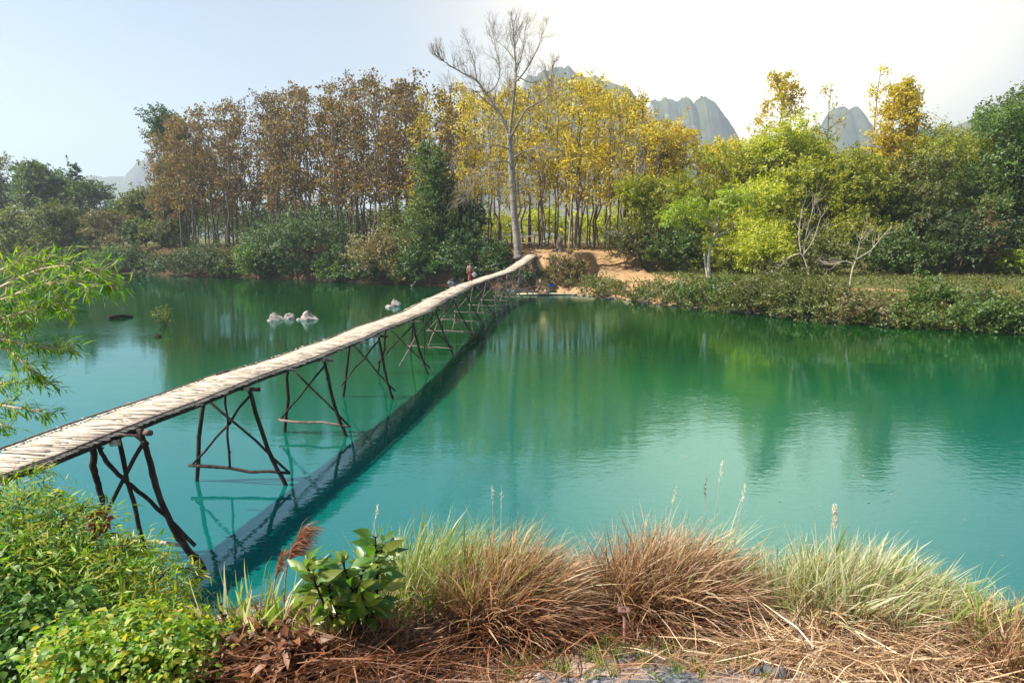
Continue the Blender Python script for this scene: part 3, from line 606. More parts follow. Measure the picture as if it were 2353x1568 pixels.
# ------------------------------------------------------------------ teak grove
def teak(seed, mat, leafy=1.0):
    rng = np.random.default_rng(seed); Ht = 20.
    tr = wobbly((0, 0, -.3), (rng.normal(0, .4), rng.normal(0, .4), Ht * .97), rng, .14, 12); gt = Geo(); gl = Geo()
    tube(gt, tr, np.linspace(.125, .03, 12), 6, cap=False)
    nb = int(rng.integers(17, 25)); Pl = []
    for k in range(nb):
        t = rng.uniform(.2, 1) ** .8; i = t * 10.99; i0 = int(i); q = tr[i0] + (tr[i0 + 1] - tr[i0]) * (i - i0)
        a = rng.uniform(0, 6.28); el = rng.uniform(.35, 1.05); ln = rng.uniform(.9, 2.8) * (1.15 - .55 * t)
        d = np.array([math.cos(a) * math.cos(el), math.sin(a) * math.cos(el), math.sin(el)])
        B = wobbly(q, q + d * ln, rng, .07, 6); tube(gt, B, np.linspace(.045, .014, 6), 4, cap=False)
        for j in range(3):
            b0 = B[rng.integers(2, 6)]; e = b0 + nz(d + rdir(rng, 1)[0] * .9) * rng.uniform(.4, .95); tube(gt, [b0, (b0 + e) / 2 + rng.normal(0, .04, 3), e], [.016, .012, .008], 4, cap=False)
            m = int(rng.integers(5, 15) * leafy); Pl.append(e + rng.normal(0, .30, (m, 3)))
        Pl.append(B[rng.integers(3, 6, int(8 * leafy))] + rng.normal(0, .32, (int(8 * leafy), 3)))
    P = np.concatenate(Pl); n = len(P); D = nz(rng.normal(0, .6, (n, 3)) + np.array([0, 0, -.75])); N = nz(np.cross(D, rng.normal(0, 1, (n, 3))))
    L = rng.uniform(.22, .46, n); leaf_quads(gl, P, D, N, L, L * .62, .2)
    return gt.mesh('teak_trunk', M['bark'], True), gl.mesh('teak_crown', M[mat])
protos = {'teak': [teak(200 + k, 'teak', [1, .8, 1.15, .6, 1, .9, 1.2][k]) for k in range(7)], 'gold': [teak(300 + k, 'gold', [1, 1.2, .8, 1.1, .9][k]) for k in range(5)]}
TOPU = [330, 370, 430, 520, 620, 700, 780, 850, 900, 950, 1000, 1060, 1130, 1200, 1280, 1350, 1420, 1490, 1560, 1620]
TOPV = [370, 310, 265, 248, 228, 205, 200, 172, 205, 182, 205, 198, 215, 200, 180, 180, 205, 255, 300, 380]
rng = np.random.default_rng(5); spots = []
tries = 0
while len(spots) < 200 and tries < 9000:
    tries += 1; u = rng.uniform(372, 1560); y = np.interp(u, [372, 700, 1000, 1200, 1560], [116, 104, 91, 85, 86]) + rng.uniform(0, 1) ** 1.3 * 34
    x = x_of(u, y)
    if u > 1180 and u < 1480 and y < 87: continue
    if all((x - a) ** 2 + (y - b) ** 2 > 2.1 ** 2 for a, b, _ in spots): spots.append((x, y, u))
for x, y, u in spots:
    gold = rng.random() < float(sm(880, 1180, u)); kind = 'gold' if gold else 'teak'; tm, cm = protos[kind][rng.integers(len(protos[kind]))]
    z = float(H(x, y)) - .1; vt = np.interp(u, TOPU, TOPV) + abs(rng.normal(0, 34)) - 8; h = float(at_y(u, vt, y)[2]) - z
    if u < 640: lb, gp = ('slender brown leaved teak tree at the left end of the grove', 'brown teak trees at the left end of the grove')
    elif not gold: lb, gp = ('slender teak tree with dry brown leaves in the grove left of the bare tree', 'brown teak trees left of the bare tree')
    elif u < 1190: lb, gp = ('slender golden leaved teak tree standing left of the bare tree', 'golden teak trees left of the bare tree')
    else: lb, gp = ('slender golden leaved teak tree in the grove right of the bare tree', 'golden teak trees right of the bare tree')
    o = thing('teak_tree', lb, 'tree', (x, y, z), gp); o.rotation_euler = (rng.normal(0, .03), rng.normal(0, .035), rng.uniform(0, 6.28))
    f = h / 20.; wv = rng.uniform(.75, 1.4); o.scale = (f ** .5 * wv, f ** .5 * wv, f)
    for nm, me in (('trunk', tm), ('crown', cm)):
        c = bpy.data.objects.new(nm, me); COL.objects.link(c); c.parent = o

# ------------------------------------------------------------------ left bank trees and shrubs
LT = [ # name, label, u, y, vtop, width, shape, mat, leaf
 ('broadleaf_tree', 'dark tall tree at the left edge of the photo', 2, 172, 345, 120, 'full', 'olive', .42),
 ('vine_covered_tree', 'bright green tree smothered in vines, second from the left edge', 97, 158, 366, 116, 'full', 'leafgreen', .40),
 ('broadleaf_tree', 'grey green tree peeping out behind the vine covered tree', 150, 185, 385, 90, 'round', 'green', .42),
 ('slender_tree', 'thin dark tree with a lone knobbly top left of the blue peak', 182, 160, 372, 44, 'column', 'dark', .36),
 ('broadleaf_tree', 'dark spiky topped tree just left of the blue peak', 228, 158, 418, 92, 'full', 'green', .38),
 ('broadleaf_tree', 'low dark tree in front of the foot of the blue peak', 285, 150, 462, 80, 'full', 'green', .36),
 ('broadleaf_tree', 'olive tree below the blue peak', 338, 135, 432, 110, 'full', 'olive', .34),
 ('broadleaf_tree', 'green tree at the left foot of the teak grove', 398, 128, 425, 95, 'full', 'green', .32),
 ('tall_tree', 'tall dark green tree rising behind the left end of the teak grove', 432, 140, 248, 120, 'round', 'dark', .36),
 ('bushy_tree', 'olive bushy tree on the left bank above the near bamboo spray', 40, 138, 468, 130, 'full', 'olive', .36),
 ('bushy_tree', 'rounded bushy tree with a deep shadowed side on the left bank', 135, 130, 476, 140, 'full', 'olive', .34),
 ('bushy_tree', 'yellowish feathery tree between dark shrubs on the left bank', 252, 126, 478, 96, 'full', 'dry', .30),
 ('bushy_tree', 'dark green bushy tree in the dip of the left bank', 316, 124, 500, 90, 'full', 'leafgreen', .30),
 ('bushy_tree', 'olive bushy tree above the two riverside shrubs', 385, 119, 505, 100, 'full', 'olive', .30)]
for i, (nm, lb, u, y, vt, w, sh, mt, lf) in enumerate(LT):
    plant(nm, lb, 'tree', u, y, vt, w, sh, mt, 400 + i, lf, dens=1.25)
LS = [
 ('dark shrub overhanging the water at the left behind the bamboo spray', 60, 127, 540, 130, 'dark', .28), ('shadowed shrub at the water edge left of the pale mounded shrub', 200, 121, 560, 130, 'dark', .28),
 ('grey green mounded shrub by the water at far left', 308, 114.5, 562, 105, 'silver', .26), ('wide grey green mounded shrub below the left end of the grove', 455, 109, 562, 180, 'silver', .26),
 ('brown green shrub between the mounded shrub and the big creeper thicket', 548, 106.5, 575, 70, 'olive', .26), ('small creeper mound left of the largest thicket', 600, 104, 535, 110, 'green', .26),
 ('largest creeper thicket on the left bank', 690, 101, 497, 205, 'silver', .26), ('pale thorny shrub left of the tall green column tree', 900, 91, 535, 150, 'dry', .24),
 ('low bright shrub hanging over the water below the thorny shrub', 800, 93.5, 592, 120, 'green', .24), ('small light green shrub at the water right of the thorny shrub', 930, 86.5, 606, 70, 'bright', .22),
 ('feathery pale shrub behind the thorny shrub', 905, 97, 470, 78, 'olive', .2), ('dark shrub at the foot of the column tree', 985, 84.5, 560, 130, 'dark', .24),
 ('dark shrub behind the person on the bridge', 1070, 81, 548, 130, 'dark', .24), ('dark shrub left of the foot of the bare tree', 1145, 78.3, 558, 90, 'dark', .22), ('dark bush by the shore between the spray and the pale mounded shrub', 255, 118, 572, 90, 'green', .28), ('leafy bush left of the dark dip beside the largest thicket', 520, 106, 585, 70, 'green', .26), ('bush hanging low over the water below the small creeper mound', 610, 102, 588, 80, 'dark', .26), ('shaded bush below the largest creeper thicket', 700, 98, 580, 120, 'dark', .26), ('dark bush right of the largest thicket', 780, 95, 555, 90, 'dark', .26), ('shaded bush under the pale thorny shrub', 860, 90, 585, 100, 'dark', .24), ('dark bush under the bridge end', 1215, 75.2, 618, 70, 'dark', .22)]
for i, (lb, u, y, vt, w, mt, lf) in enumerate(LS):
    if i not in (10, len(LS) - 1):
        for _ in range(20): y = float(np.interp(x_of(u, y, 0), FX, FY)) + (1.0 if i not in (6, 4) else 2.2)
    plant('shrub', lb, 'shrub', u, y, vt, w, 'mound' if i in (2, 3, 5, 6, 8, 9, 15, 17, 18) else 'shrub', mt, 460 + i, lf, dens=1.5, dz=-.3, fill=.6)
plant('column_tree', 'dense green column shaped tree left of the bare tree', 'tree', 995, 86, 330, 115, 'column', 'leafgreen', 490, .22, dens=2.2, fill=.5)
plant('bushy_tree', 'dark green bushy tree against the right side of the column tree', 'tree', 1065, 86, 462, 120, 'full', 'dark', 491, .24, dens=1.8)
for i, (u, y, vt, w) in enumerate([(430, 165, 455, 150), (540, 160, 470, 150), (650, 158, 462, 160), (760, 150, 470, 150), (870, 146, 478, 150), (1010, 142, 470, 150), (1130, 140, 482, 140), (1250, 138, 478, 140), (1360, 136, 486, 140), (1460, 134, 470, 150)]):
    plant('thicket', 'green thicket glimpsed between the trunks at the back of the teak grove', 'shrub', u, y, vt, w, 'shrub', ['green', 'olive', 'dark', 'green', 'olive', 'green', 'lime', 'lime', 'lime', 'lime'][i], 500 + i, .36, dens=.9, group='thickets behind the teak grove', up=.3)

# ------------------------------------------------------------------ right bank forest
RT = [ # label, u, y, vtop, w, shape, mat, leaf, dens
 ('leafy green tree at the right rim of the dirt gully', 1478, 82, 445, 110, 'full', 'lime', .24, 1.4),
 ('tree with sunlit foliage right of the gully', 1560, 80, 440, 120, 'full', 'lime', .24, 1.4),
 ('rounded golden tree behind the gully rim', 1520, 96, 272, 100, 'round', 'gold', .3, 1.3),
 ('yellow green tree in the middle of the warm glow', 1610, 92, 370, 120, 'full', 'gold', .28, 1.4),
 ('bushy tree behind the bright crooked tree', 1690, 86, 400, 150, 'full', 'lime', .26, 1.5),
 ('dark golden bushy tree between the tall golden trees', 1800, 84, 330, 150, 'full', 'lime', .26, 1.5),
 ('creeper covered bushy tree right of the bright crooked tree', 1745, 76, 490, 140, 'full', 'lime', .24, 1.5),
 ('yellow green bushy tree behind the leaning dead sapling', 1850, 80, 420, 130, 'full', 'lime', .25, 1.5),
 ('leafy green tree below the dense golden crown', 1960, 77, 385, 150, 'full', 'lime', .25, 1.6),
 ('brownish bushy tree right of the dead sapling', 2060, 78, 400, 130, 'full', 'olive', .25, 1.5),
 ('feathery bamboo like tree at the right', 2160, 80, 305, 170, 'full', 'lime', .24, 1.7),
 ('tree with a dark interior beside the feathery bamboo', 2105, 76, 450, 120, 'full', 'olive', .25, 1.4),
 ('lofty broadleaf tree at the right edge of the photo', 2308, 84, 192, 175, 'round', 'leafgreen', .30, 1.8),
 ('mid green tree below the lofty broadleaf tree', 2272, 80, 305, 150, 'full', 'green', .26, 1.5),
 ('dark tree at the far right behind the terrace', 2350, 76, 380, 150, 'full', 'green', .27, 1.5),
 ('dark shadowed tree between the bamboo and the right edge', 2225, 76.5, 440, 130, 'full', 'leafgreen', .25, 1.4),
 ('golden green tree behind the crooked bright tree', 1650, 98, 395, 130, 'full', 'gold', .3, 1.3),
 ('tall yellow green tree behind the dark golden bushy tree', 1840, 97, 360, 140, 'full', 'lime', .3, 1.3),
 ('olive tree filling the gap behind the thin leafless tree', 1915, 92, 400, 140, 'full', 'lime', .3, 1.3),
 ('green tree behind the brownish bushy tree', 2090, 94, 370, 150, 'full', 'green', .3, 1.3),
 ('feathery crowned tree just left of the lofty broadleaf tree', 2205, 90, 330, 140, 'full', 'leafgreen', .3, 1.3),
 ('green tree beyond the right edge of the photo', 2430, 74, 300, 170, 'full', 'green', .28, 1.2)]
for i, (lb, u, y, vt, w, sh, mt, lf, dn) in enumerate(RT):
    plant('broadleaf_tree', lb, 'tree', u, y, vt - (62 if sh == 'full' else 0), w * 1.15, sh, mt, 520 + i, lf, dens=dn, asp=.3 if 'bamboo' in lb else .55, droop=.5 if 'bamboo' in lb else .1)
def tallgold(u, y, vt, wpx, seed, leafy, label, r0=.13, tmin=.35, ls=.3):
    rng = np.random.default_rng(seed); x = x_of(u, y); z = float(H(x, y)) - .1; h = float(at_y(u, vt, y)[2]) - z; w = wpx / F * y
    o = thing('tall_tree', label, 'tree', (x, y, z)); gt = Geo(); gl = Geo(); tr = wobbly((0, 0, -.2), (rng.normal(0, .3), 0, h * .97), rng, .15, 12); tube(gt, tr, np.linspace(r0, .03, 12), 7, cap=False); Pl = []
    for k in range(int(20 + leafy * 18)):
        t = rng.uniform(tmin, 1); i = t * 10.99; q = tr[int(i)] + (tr[int(i) + 1] - tr[int(i)]) * (i - int(i)); a = rng.uniform(0, 6.28); el = rng.uniform(.3, 1.0)
        ln = w * .55 * rng.uniform(.5, 1.1) * (math.sin(min(1, (1 - t) * 1.5 + .2) * 1.57)); d = np.array([math.cos(a) * math.cos(el), math.sin(a) * math.cos(el), math.sin(el)])
        B = wobbly(q, q + d * ln, rng, .07, 6); tube(gt, B, np.linspace(.04, .012, 6), 4, cap=False)
        for j in range(3):
            b0 = B[rng.integers(2, 6)]; e = b0 + nz(d + rdir(rng, 1)[0] * .9) * rng.uniform(.3, .9); tube(gt, [b0, e], [.014, .008], 4, cap=False); m = int(rng.integers(6, 20) * leafy); Pl.append(e + rng.normal(0, .28, (m, 3)))
    P = np.concatenate(Pl); n = len(P); D = nz(rng.normal(0, .6, (n, 3)) + np.array([0, 0, -.7])); N = nz(np.cross(D, rng.normal(0, 1, (n, 3)))); L = rng.uniform(.7, 1.4, n) * ls
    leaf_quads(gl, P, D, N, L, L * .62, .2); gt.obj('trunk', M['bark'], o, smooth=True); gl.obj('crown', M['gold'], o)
tallgold(1775, 88, 172, 150, 1, 2.2, 'tall golden leaved tree glowing with a warm tint', tmin=.3)
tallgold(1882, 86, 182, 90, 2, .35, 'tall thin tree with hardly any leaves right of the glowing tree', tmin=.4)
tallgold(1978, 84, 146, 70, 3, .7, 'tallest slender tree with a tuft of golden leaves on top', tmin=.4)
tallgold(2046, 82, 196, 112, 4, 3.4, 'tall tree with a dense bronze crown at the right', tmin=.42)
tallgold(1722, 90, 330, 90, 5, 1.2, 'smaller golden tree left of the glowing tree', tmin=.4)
# the crooked bright green tree on the terrace with a broken stub beside it
y0 = 58.5; b = at_y(1632, 641, y0); b[2] = float(H(b[0], y0)) - .1; o = thing('crooked_tree', 'small crooked tree with bright lime leaves and a broken side stem on the terrace', 'tree', tuple(b))
lc = lambda pts: curve([np.array(p) for p in [at_y(u, v, y0 + d) - b for u, v, d in pts]], 4)
g = Geo(); P = lc([(1632, 644, 0), (1628, 615, 0), (1628, 590, 0), (1634, 560, 0), (1645, 530, .2)]); tube(g, P, np.linspace(.17, .08, len(P)), 8)
P = lc([(1626, 642, 0), (1621, 612, .1), (1617, 582, .2)]); tube(g, P, np.linspace(.12, .07, len(P)), 7)
for pts in ([(1645, 530, .2), (1620, 505, -.6), (1580, 495, -1), (1550, 505, -1.4)], [(1645, 530, .2), (1652, 490, .5), (1660, 465, .8), (1700, 445, 1)], [(1640, 545, .1), (1672, 530, .8), (1690, 510, 1.4)]):
    P = lc(pts); tube(g, P, np.linspace(.09, .03, len(P)), 6)
g.obj('trunk', M['deadwood'], o, smooth=True); g = Geo(); rng = np.random.default_rng(9)
crown_geo(g, [tuple(at_y(u, v, y0 + d) - b) + (r1, r1, r2) for u, v, d, r1, r2 in [(1560, 500, -1.3, 1.5, .9), (1590, 480, -.6, 1.4, .9), (1622, 505, .2, 1.1, .9), (1665, 480, .6, 1.1, .8), (1690, 455, 1, 1.4, .9), (1540, 515, -1.6, .8, .7), (1632, 560, 0, .6, .5), (1715, 460, 1.2, .8, .6)]], 5200, .26, .4, rng, clump=.25, droop=.6)
g.obj('crown', M['bright'], o)
def deadsap(label, y0, base_uv, limbs, seed, r=.085):
    rng = np.random.default_rng(seed); b = at_y(*base_uv, y0); b[2] = float(H(b[0], y0)) - .15; o = thing('dead_sapling', label, 'tree', tuple(b)); g = Geo(); gt = Geo()
    for k, pts in enumerate(limbs):
        P = curve([at_y(u, v, y0 + d) - b for u, v, d in pts], 4); rr = r if k == 0 else r * .5; tube(gt if k == 0 else g, P, np.linspace(rr, rr * .4, len(P)), 7)
        if k: 
            for _ in range(7): twigs(g, P[rng.integers(len(P) // 3, len(P))], nz(nz(P[-1] - P[0]) + rdir(rng, 1)[0] * .7), .9, r * .2, rng, 2, 2, .5, upw=.2)
    gt.obj('trunk', M['deadwood'], o, smooth=True); g.obj('branches', M['deadwood'], o, smooth=True)
deadsap('leaning dead sapling with a long bare branch rising to the right on the terrace', 52.5, (1952, 660), [[(1952, 662, 0), (1955, 635, 0), (1960, 612, 0), (1970, 592, 0)], [(1968, 595, 0), (2000, 575, .3), (2025, 545, .6), (2048, 520, .9)], [(1965, 600, 0), (1972, 570, -.3), (1982, 530, -.5)], [(1962, 606, 0), (1940, 600, .2), (1918, 606, .4)]], 31)
deadsap('crooked dead sapling with many thin upright branches on the terrace', 55, (1858, 645), [[(1858, 648, 0), (1856, 622, 0), (1846, 592, 0), (1838, 582, 0)], [(1840, 584, 0), (1835, 540, .3), (1842, 480, .6)], [(1843, 588, 0), (1866, 555, -.3), (1885, 500, -.5)], [(1838, 582, 0), (1815, 590, .3), (1795, 610, .5)], [(1846, 590, 0), (1850, 545, .5), (1870, 470, 1)]], 32)
for k, (u, vt, vb, y, lab) in enumerate([(1455, 265, 600, 83, 'slim white barked tree at the right rim of the gully'), (1502, 290, 560, 92, 'slim pale leafless tree in front of the rounded golden tree'), (1428, 345, 590, 84, 'thin crooked pale tree left of the slim white barked tree')]):
    rng = np.random.default_rng(600 + k); x = x_of(u, y); z = float(H(x, y)) - .1; h = float(at_y(u, vt, y)[2]) - z; o = thing('bare_tree', lab, 'tree', (x, y, z)); g = Geo(); tr = wobbly((0, 0, -.1), (rng.normal(0, .3), 0, h * .7), rng, .18, 9); tube(g, tr, np.linspace(.12, .06, 9), 7); g.obj('trunk', M['palebark'], o, smooth=True)
    g = Geo()
    for q in (tr[-1], tr[-2], tr[-3], tr[-4], tr[-1]):
        twigs(g, q, nz(np.array([rng.normal(0, .5), rng.normal(0, .5), .8])), h * .14, .05, rng, 3, 3, .55, upw=.3)
    g.obj('branches', M['palebark'], o, smooth=True)

RS = [ # riverside bushes of the right bank: label, u, dist beyond shore, vtop, w, mat
 ('low bush at the left end of the riverside bushes', 1400, 2.2, 637, 95, 'olive'), ('small leafy bush right of the first riverside bush', 1478, 1.8, 650, 85, 'olive'), ('leafy bush above the pale washed up ring', 1560, 1.6, 640, 110, 'olive'),
 ('leafy bush below the crooked bright tree', 1640, 1.4, 636, 110, 'green'), ('broad bush hanging to the water right of the crooked tree', 1735, 1.2, 622, 120, 'olive'), ('bush at the foot of the crooked dead sapling', 1835, 1.4, 628, 120, 'olive'),
 ('big bush hanging to the water left of the leaning dead sapling', 1905, .9, 655, 130, 'olive'), ('bush at the water below the leaning dead sapling', 2000, .8, 668, 110, 'dry'), ('green bush low on the bank right of the leaning dead sapling', 2075, .8, 695, 100, 'green'),
 ('dark bush on the bank crest at right', 2150, 3.0, 640, 75, 'green'), ('reedy bush at the water on the right', 2150, .7, 700, 95, 'olive'), ('large green mound bush at the water on the right', 2235, .9, 676, 115, 'green'), ('bush at the water edge at the far right', 2335, .8, 692, 120, 'green'),
 ('grey leafed bush on the bank slope at right', 2270, 3.2, 662, 85, 'olive'), ('bush cut by the right edge of the photo', 2430, 1.0, 690, 130, 'green')]
for i, (lb, u, dsh, vt, w, mt) in enumerate(RS):
    y = 60.
    for _ in range(20): y = float(np.interp(x_of(u, y, 0), FX, FY)) + dsh
    plant('riverside_bush', lb, 'bush', u, y, vt, w * 1.4, 'mound', mt, 620 + i, .15, dens=1.5, dz=-.5, fill=.7, clump=.22)
for i, (lb, u, y, vt, w, mt, sh) in enumerate([
 ('pale tangled bush on the mound right of the bridge end', 1300, 73.8, 572, 85, 'dry', 'mound'), ('leafy bush tumbling down the right side of the gully', 1455, 77.5, 510, 120, 'olive', 'shrub'),
 ('shady bush right of the gully above the path', 1545, 76, 530, 130, 'green', 'shrub'), ('dense bush under the bright crooked tree', 1660, 74.5, 545, 130, 'lime', 'shrub'), ('leafy bush between the two small bare saplings', 1770, 70, 520, 140, 'lime', 'shrub'),
 ('yellow green bush right of the crooked dead sapling', 1905, 70, 530, 120, 'olive', 'shrub'), ('glossy ivy like bush on the forest edge', 2050, 71, 525, 130, 'green', 'shrub'), ('small umbrella leaved bush at the forest edge on the right', 2215, 70, 490, 110, 'silver', 'shrub'),
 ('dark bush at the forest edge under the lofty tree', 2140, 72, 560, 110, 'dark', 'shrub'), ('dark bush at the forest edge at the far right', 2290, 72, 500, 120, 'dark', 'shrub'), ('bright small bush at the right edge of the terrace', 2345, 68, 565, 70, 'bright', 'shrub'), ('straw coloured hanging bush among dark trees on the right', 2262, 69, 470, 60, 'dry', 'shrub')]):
    plant('bush', lb, 'bush', u, y, vt, w, sh, mt, 650 + i, .2, dens=1.3, dz=-.3, fill=.6)
# low weeds over the terrace and forest floor
rng = np.random.default_rng(21); g = Geo(); n = 66000
xx = rng.uniform(15, 62, n); yy = np.interp(xx, FX, FY) + rng.uniform(.015, 1, n) * 36; k = (wob(xx, yy, 8., .45) + .55 * wob(xx, yy, 2., 1.7) > rng.normal(-.25, .35, n))
pc = (yy - (np.interp(xx, FX, FY) + 8.5 + .12 * np.clip(xx - 18, 0, 40))); k &= np.abs(pc) > .55; xx, yy = xx[k], yy[k]; n = len(xx)
P = np.stack([xx, yy, H(xx, yy) + rng.uniform(0, .28, n)], -1); N = nz(rng.normal(0, .6, (n, 3)) + np.array([0, 0, .7])); D = nz(np.cross(N, rdir(rng, n)) + np.array([0, 0, .25])); L = rng.uniform(.10, .26, n); leaf_quads(g, P, D, N, L, L * .5, .1)
tag(g.obj('weeds', M['olive']), 'low weeds covering the terrace behind the riverside bushes', 'weeds', kind='stuff')
rng = np.random.default_rng(22); g = Geo(); n = 26000
uu = rng.uniform(380, 1560, n); y = np.interp(uu, [372, 700, 1000, 1200, 1560], [109, 98, 85, 79, 84]) + rng.uniform(0, 1, n) ** 1.2 * 40; xx = (uu - CU) / F * y
P = np.stack([xx, y, H(xx, y) + .03], -1); N = nz(rng.normal(0, .5, (n, 3)) + np.array([0, 0, 1.])); D = nz(np.cross(N, rdir(rng, n))); L = rng.uniform(.15, .35, n); k = ~((xx > 2) & (xx < 16) & (y < 86)); leaf_quads(g, P[k], D[k], N[k], L[k], L[k] * .6, -.15)
tag(g.obj('leaf_litter', M['teak']), 'fallen brown leaves on the floor of the teak grove', 'leaf litter', kind='stuff')

# ------------------------------------------------------------------ things on the far bank and in the river
def rock(name, label, cat, pos, size, seed, mat, group=None, peak=.0):
    me = bpy.data.meshes.new(name); import bmesh; bm = bmesh.new(); bmesh.ops.create_icosphere(bm, subdivisions=4, radius=1.0); rng = np.random.default_rng(seed); pl = [(nz(rng.normal(0, 1, 3)), rng.uniform(.55, .85)) for _ in range(14)]; ph = rng.uniform(0, 6, 3)
    for v in bm.verts:
        p = np.array(v.co)
        for nrm_, d in pl:
            e = p @ nrm_
            if e > d: p = p - nrm_ * (e - d) * .9
        p *= 1 + .06 * math.sin(p[0] * 7 + ph[0]) * math.sin(p[1] * 8 + ph[1]) + .04 * math.sin(p[2] * 15 + ph[2] + p[0] * 9)
        if peak: p[2] += max(0, p[2]) * peak * max(0, 1 - 1.5 * math.hypot(p[0] + .25, p[1]))
        v.co = p * np.array(size)
    bm.to_mesh(me); bm.free(); me.materials.append(M[mat]); o = bpy.data.objects.new(name, me); COL.objects.link(o); o.location = pos; o.rotation_euler = (0, 0, 0); return tag(o, label, cat, group)
GR = 'pale rocks standing out of the river'
def rk(u, v, w, h, seed, label, mat='rock', peak=.6):
    p = at_z(u, v, 0.); s = w / F * p[1] / 2; hh = h / F * p[1]; rock('rock', label, 'rock', (p[0], p[1] + s * .3, -.1 * hh), (s, s * .8, hh / (1 + peak * .6)), seed, mat, GR if mat == 'rock' else None, peak)
rk(632, 735, 38, 22, 1, 'pointed pale rock leftmost of the three in the river'); rk(664, 732, 32, 18, 2, 'blunt pale rock in the middle of the three in the river', peak=.2); rk(710, 735, 46, 26, 3, 'steep pale rock rightmost of the three in the river', peak=.9)
rk(893, 706, 28, 12, 4, 'low pale rock of the pair near the bridge'); rk(908, 703, 30, 18, 5, 'taller pale rock of the pair near the bridge', peak=.8); rk(618, 737, 16, 8, 6, 'tiny pale rock at the left foot of the three rocks'); rk(684, 735, 14, 7, 7, 'tiny rock between the middle and the steep pale rock')
rk(362, 774, 20, 12, 8, 'small dark rock alone in the left part of the river', 'darkwood'); rk(1060, 834, 10, 6, 9, 'little stone breaking the water beside the bridge shadow', 'greyrock')
p = at_z(1047, 655, .3); rock('boulder', 'dark grey boulder at the shore left of the person', 'boulder', (p[0], p[1] - .5, .3), (1.0, .8, .85), 12, 'greyrock')
def stick(name, label, cat, P, r, mat, m=7):
    g = Geo(); tube(g, np.array(P), np.linspace(r, r * .55, len(P)), m); return tag(g.obj(name, M[mat], smooth=True), label, cat)
a, b = at_z(250, 731, .06), at_z(305, 728, .02); stick('driftwood', 'dark driftwood log floating left of the water weed', 'log', curve([a, (a + b) / 2 + np.array([0, 0, .12]), b], 4), .18, 'darkwood')
# shrub growing out of the river
p = at_z(376, 748, 0.); o = thing('water_shrub', 'small leafy shrub sticking out of the river left of the rocks', 'shrub', (p[0], p[1], -.1)); rng = np.random.default_rng(41); g = Geo(); gs = Geo(); w = 38 / F * p[1]; h = 38 / F * p[1]
crown_geo(g, [(0, 0, h * .75, w * .42, w * .4, h * .3), (.15 * w, 0, h * .35, w * .4, w * .3, h * .2), (-.2 * w, 0, h * .55, w * .3, w * .3, h * .2)], 420, .13, .4, rng, clump=.35, npl=12)
for k in range(12): twigs(gs, (rng.normal(0, .1), rng.normal(0, .1), 0), nz(np.array([rng.normal(0, .5), rng.normal(0, .5), 1])), h * .6, .015, rng, 1, 2, .5)
g.obj('foliage', M['olive'], o); gs.obj('stem', M['darkwood'], o)
# raft
a, b = at_z(1196, 676, .05), at_z(1345, 675, .05); o = thing('bamboo_raft', 'long narrow bamboo raft moored at the shore beside the bridge end', 'raft', tuple((a + b) / 2)); mid = (a + b) / 2; rng = np.random.default_rng(51)
for k in range(7):
    off = np.array([0, (k - 3) * .16 - .2, .05 + .02 * (k % 2)]); P = wobbly(a - mid + off + np.array([rng.normal(0, .25), 0, 0]), b - mid + off + np.array([rng.normal(0, .25), 0, 0]), rng, .015, 9); g = Geo(); tube(g, P, np.linspace(.075, .06, 9), 7)
    g.obj('bamboo_pole', M['bamboo'], o, smooth=True)
for f in (.18, .42, .66, .88):
    q = (a + (b - a) * f) - mid; g = Geo(); tube(g, [q + np.array([0, -.75, .15]), q + np.array([0.05, .4, .15])], .035, 6); g.obj('cross_lashing', M['darkwood'], o)
# blue jug, white sack, pale ring, floating scrap
p = on_ground(1270, 660, 60, 80); o = thing('plastic_jug', 'bright blue plastic jug lying in the bridge shadow on the shore', 'jug', (p[0], p[1], p[2] + .18)); o.rotation_euler = (0, .2, .3); g = Geo(); prof = [(-.42, .02), (-.41, .15), (-.36, .18), (.12, .18), (.24, .13), (.30, .06), (.38, .055), (.39, .01)]
tube(g, [(x, 0, 0) for x, r in prof], [r for x, r in prof], 14); bl = plain('blue_plastic', (.02, .16, .5), .35, .5); g.obj('body', bl, o, smooth=True); g = Geo(); tube(g, curve([(.02, 0, .15), (.06, 0, .27), (.22, 0, .26), (.28, 0, .08)], 4), .025, 6); g.obj('handle', bl, o, smooth=True)
p = on_ground(1396, 653, 60, 85); rock('sack', 'crumpled white sack on the dirt shore right of the blue jug', 'sack', (p[0], p[1], p[2] + .1), (.45, .3, .22), 61, 'rock')
p = at_z(1490, 690, 0.1); o = thing('old_tyre', 'pale worn tyre like ring half stuck at the waterline below the bushes', 'ring', (p[0], p[1], .18)); o.rotation_euler = (R(62), 0, R(15)); g = Geo(); an = np.linspace(0, 2 * math.pi, 29); tube(g, np.stack([.52 * np.cos(an), .42 * np.sin(an), an * 0], -1), .14, 10, cap=False); g.obj('ring', M['rock'], o, smooth=True)
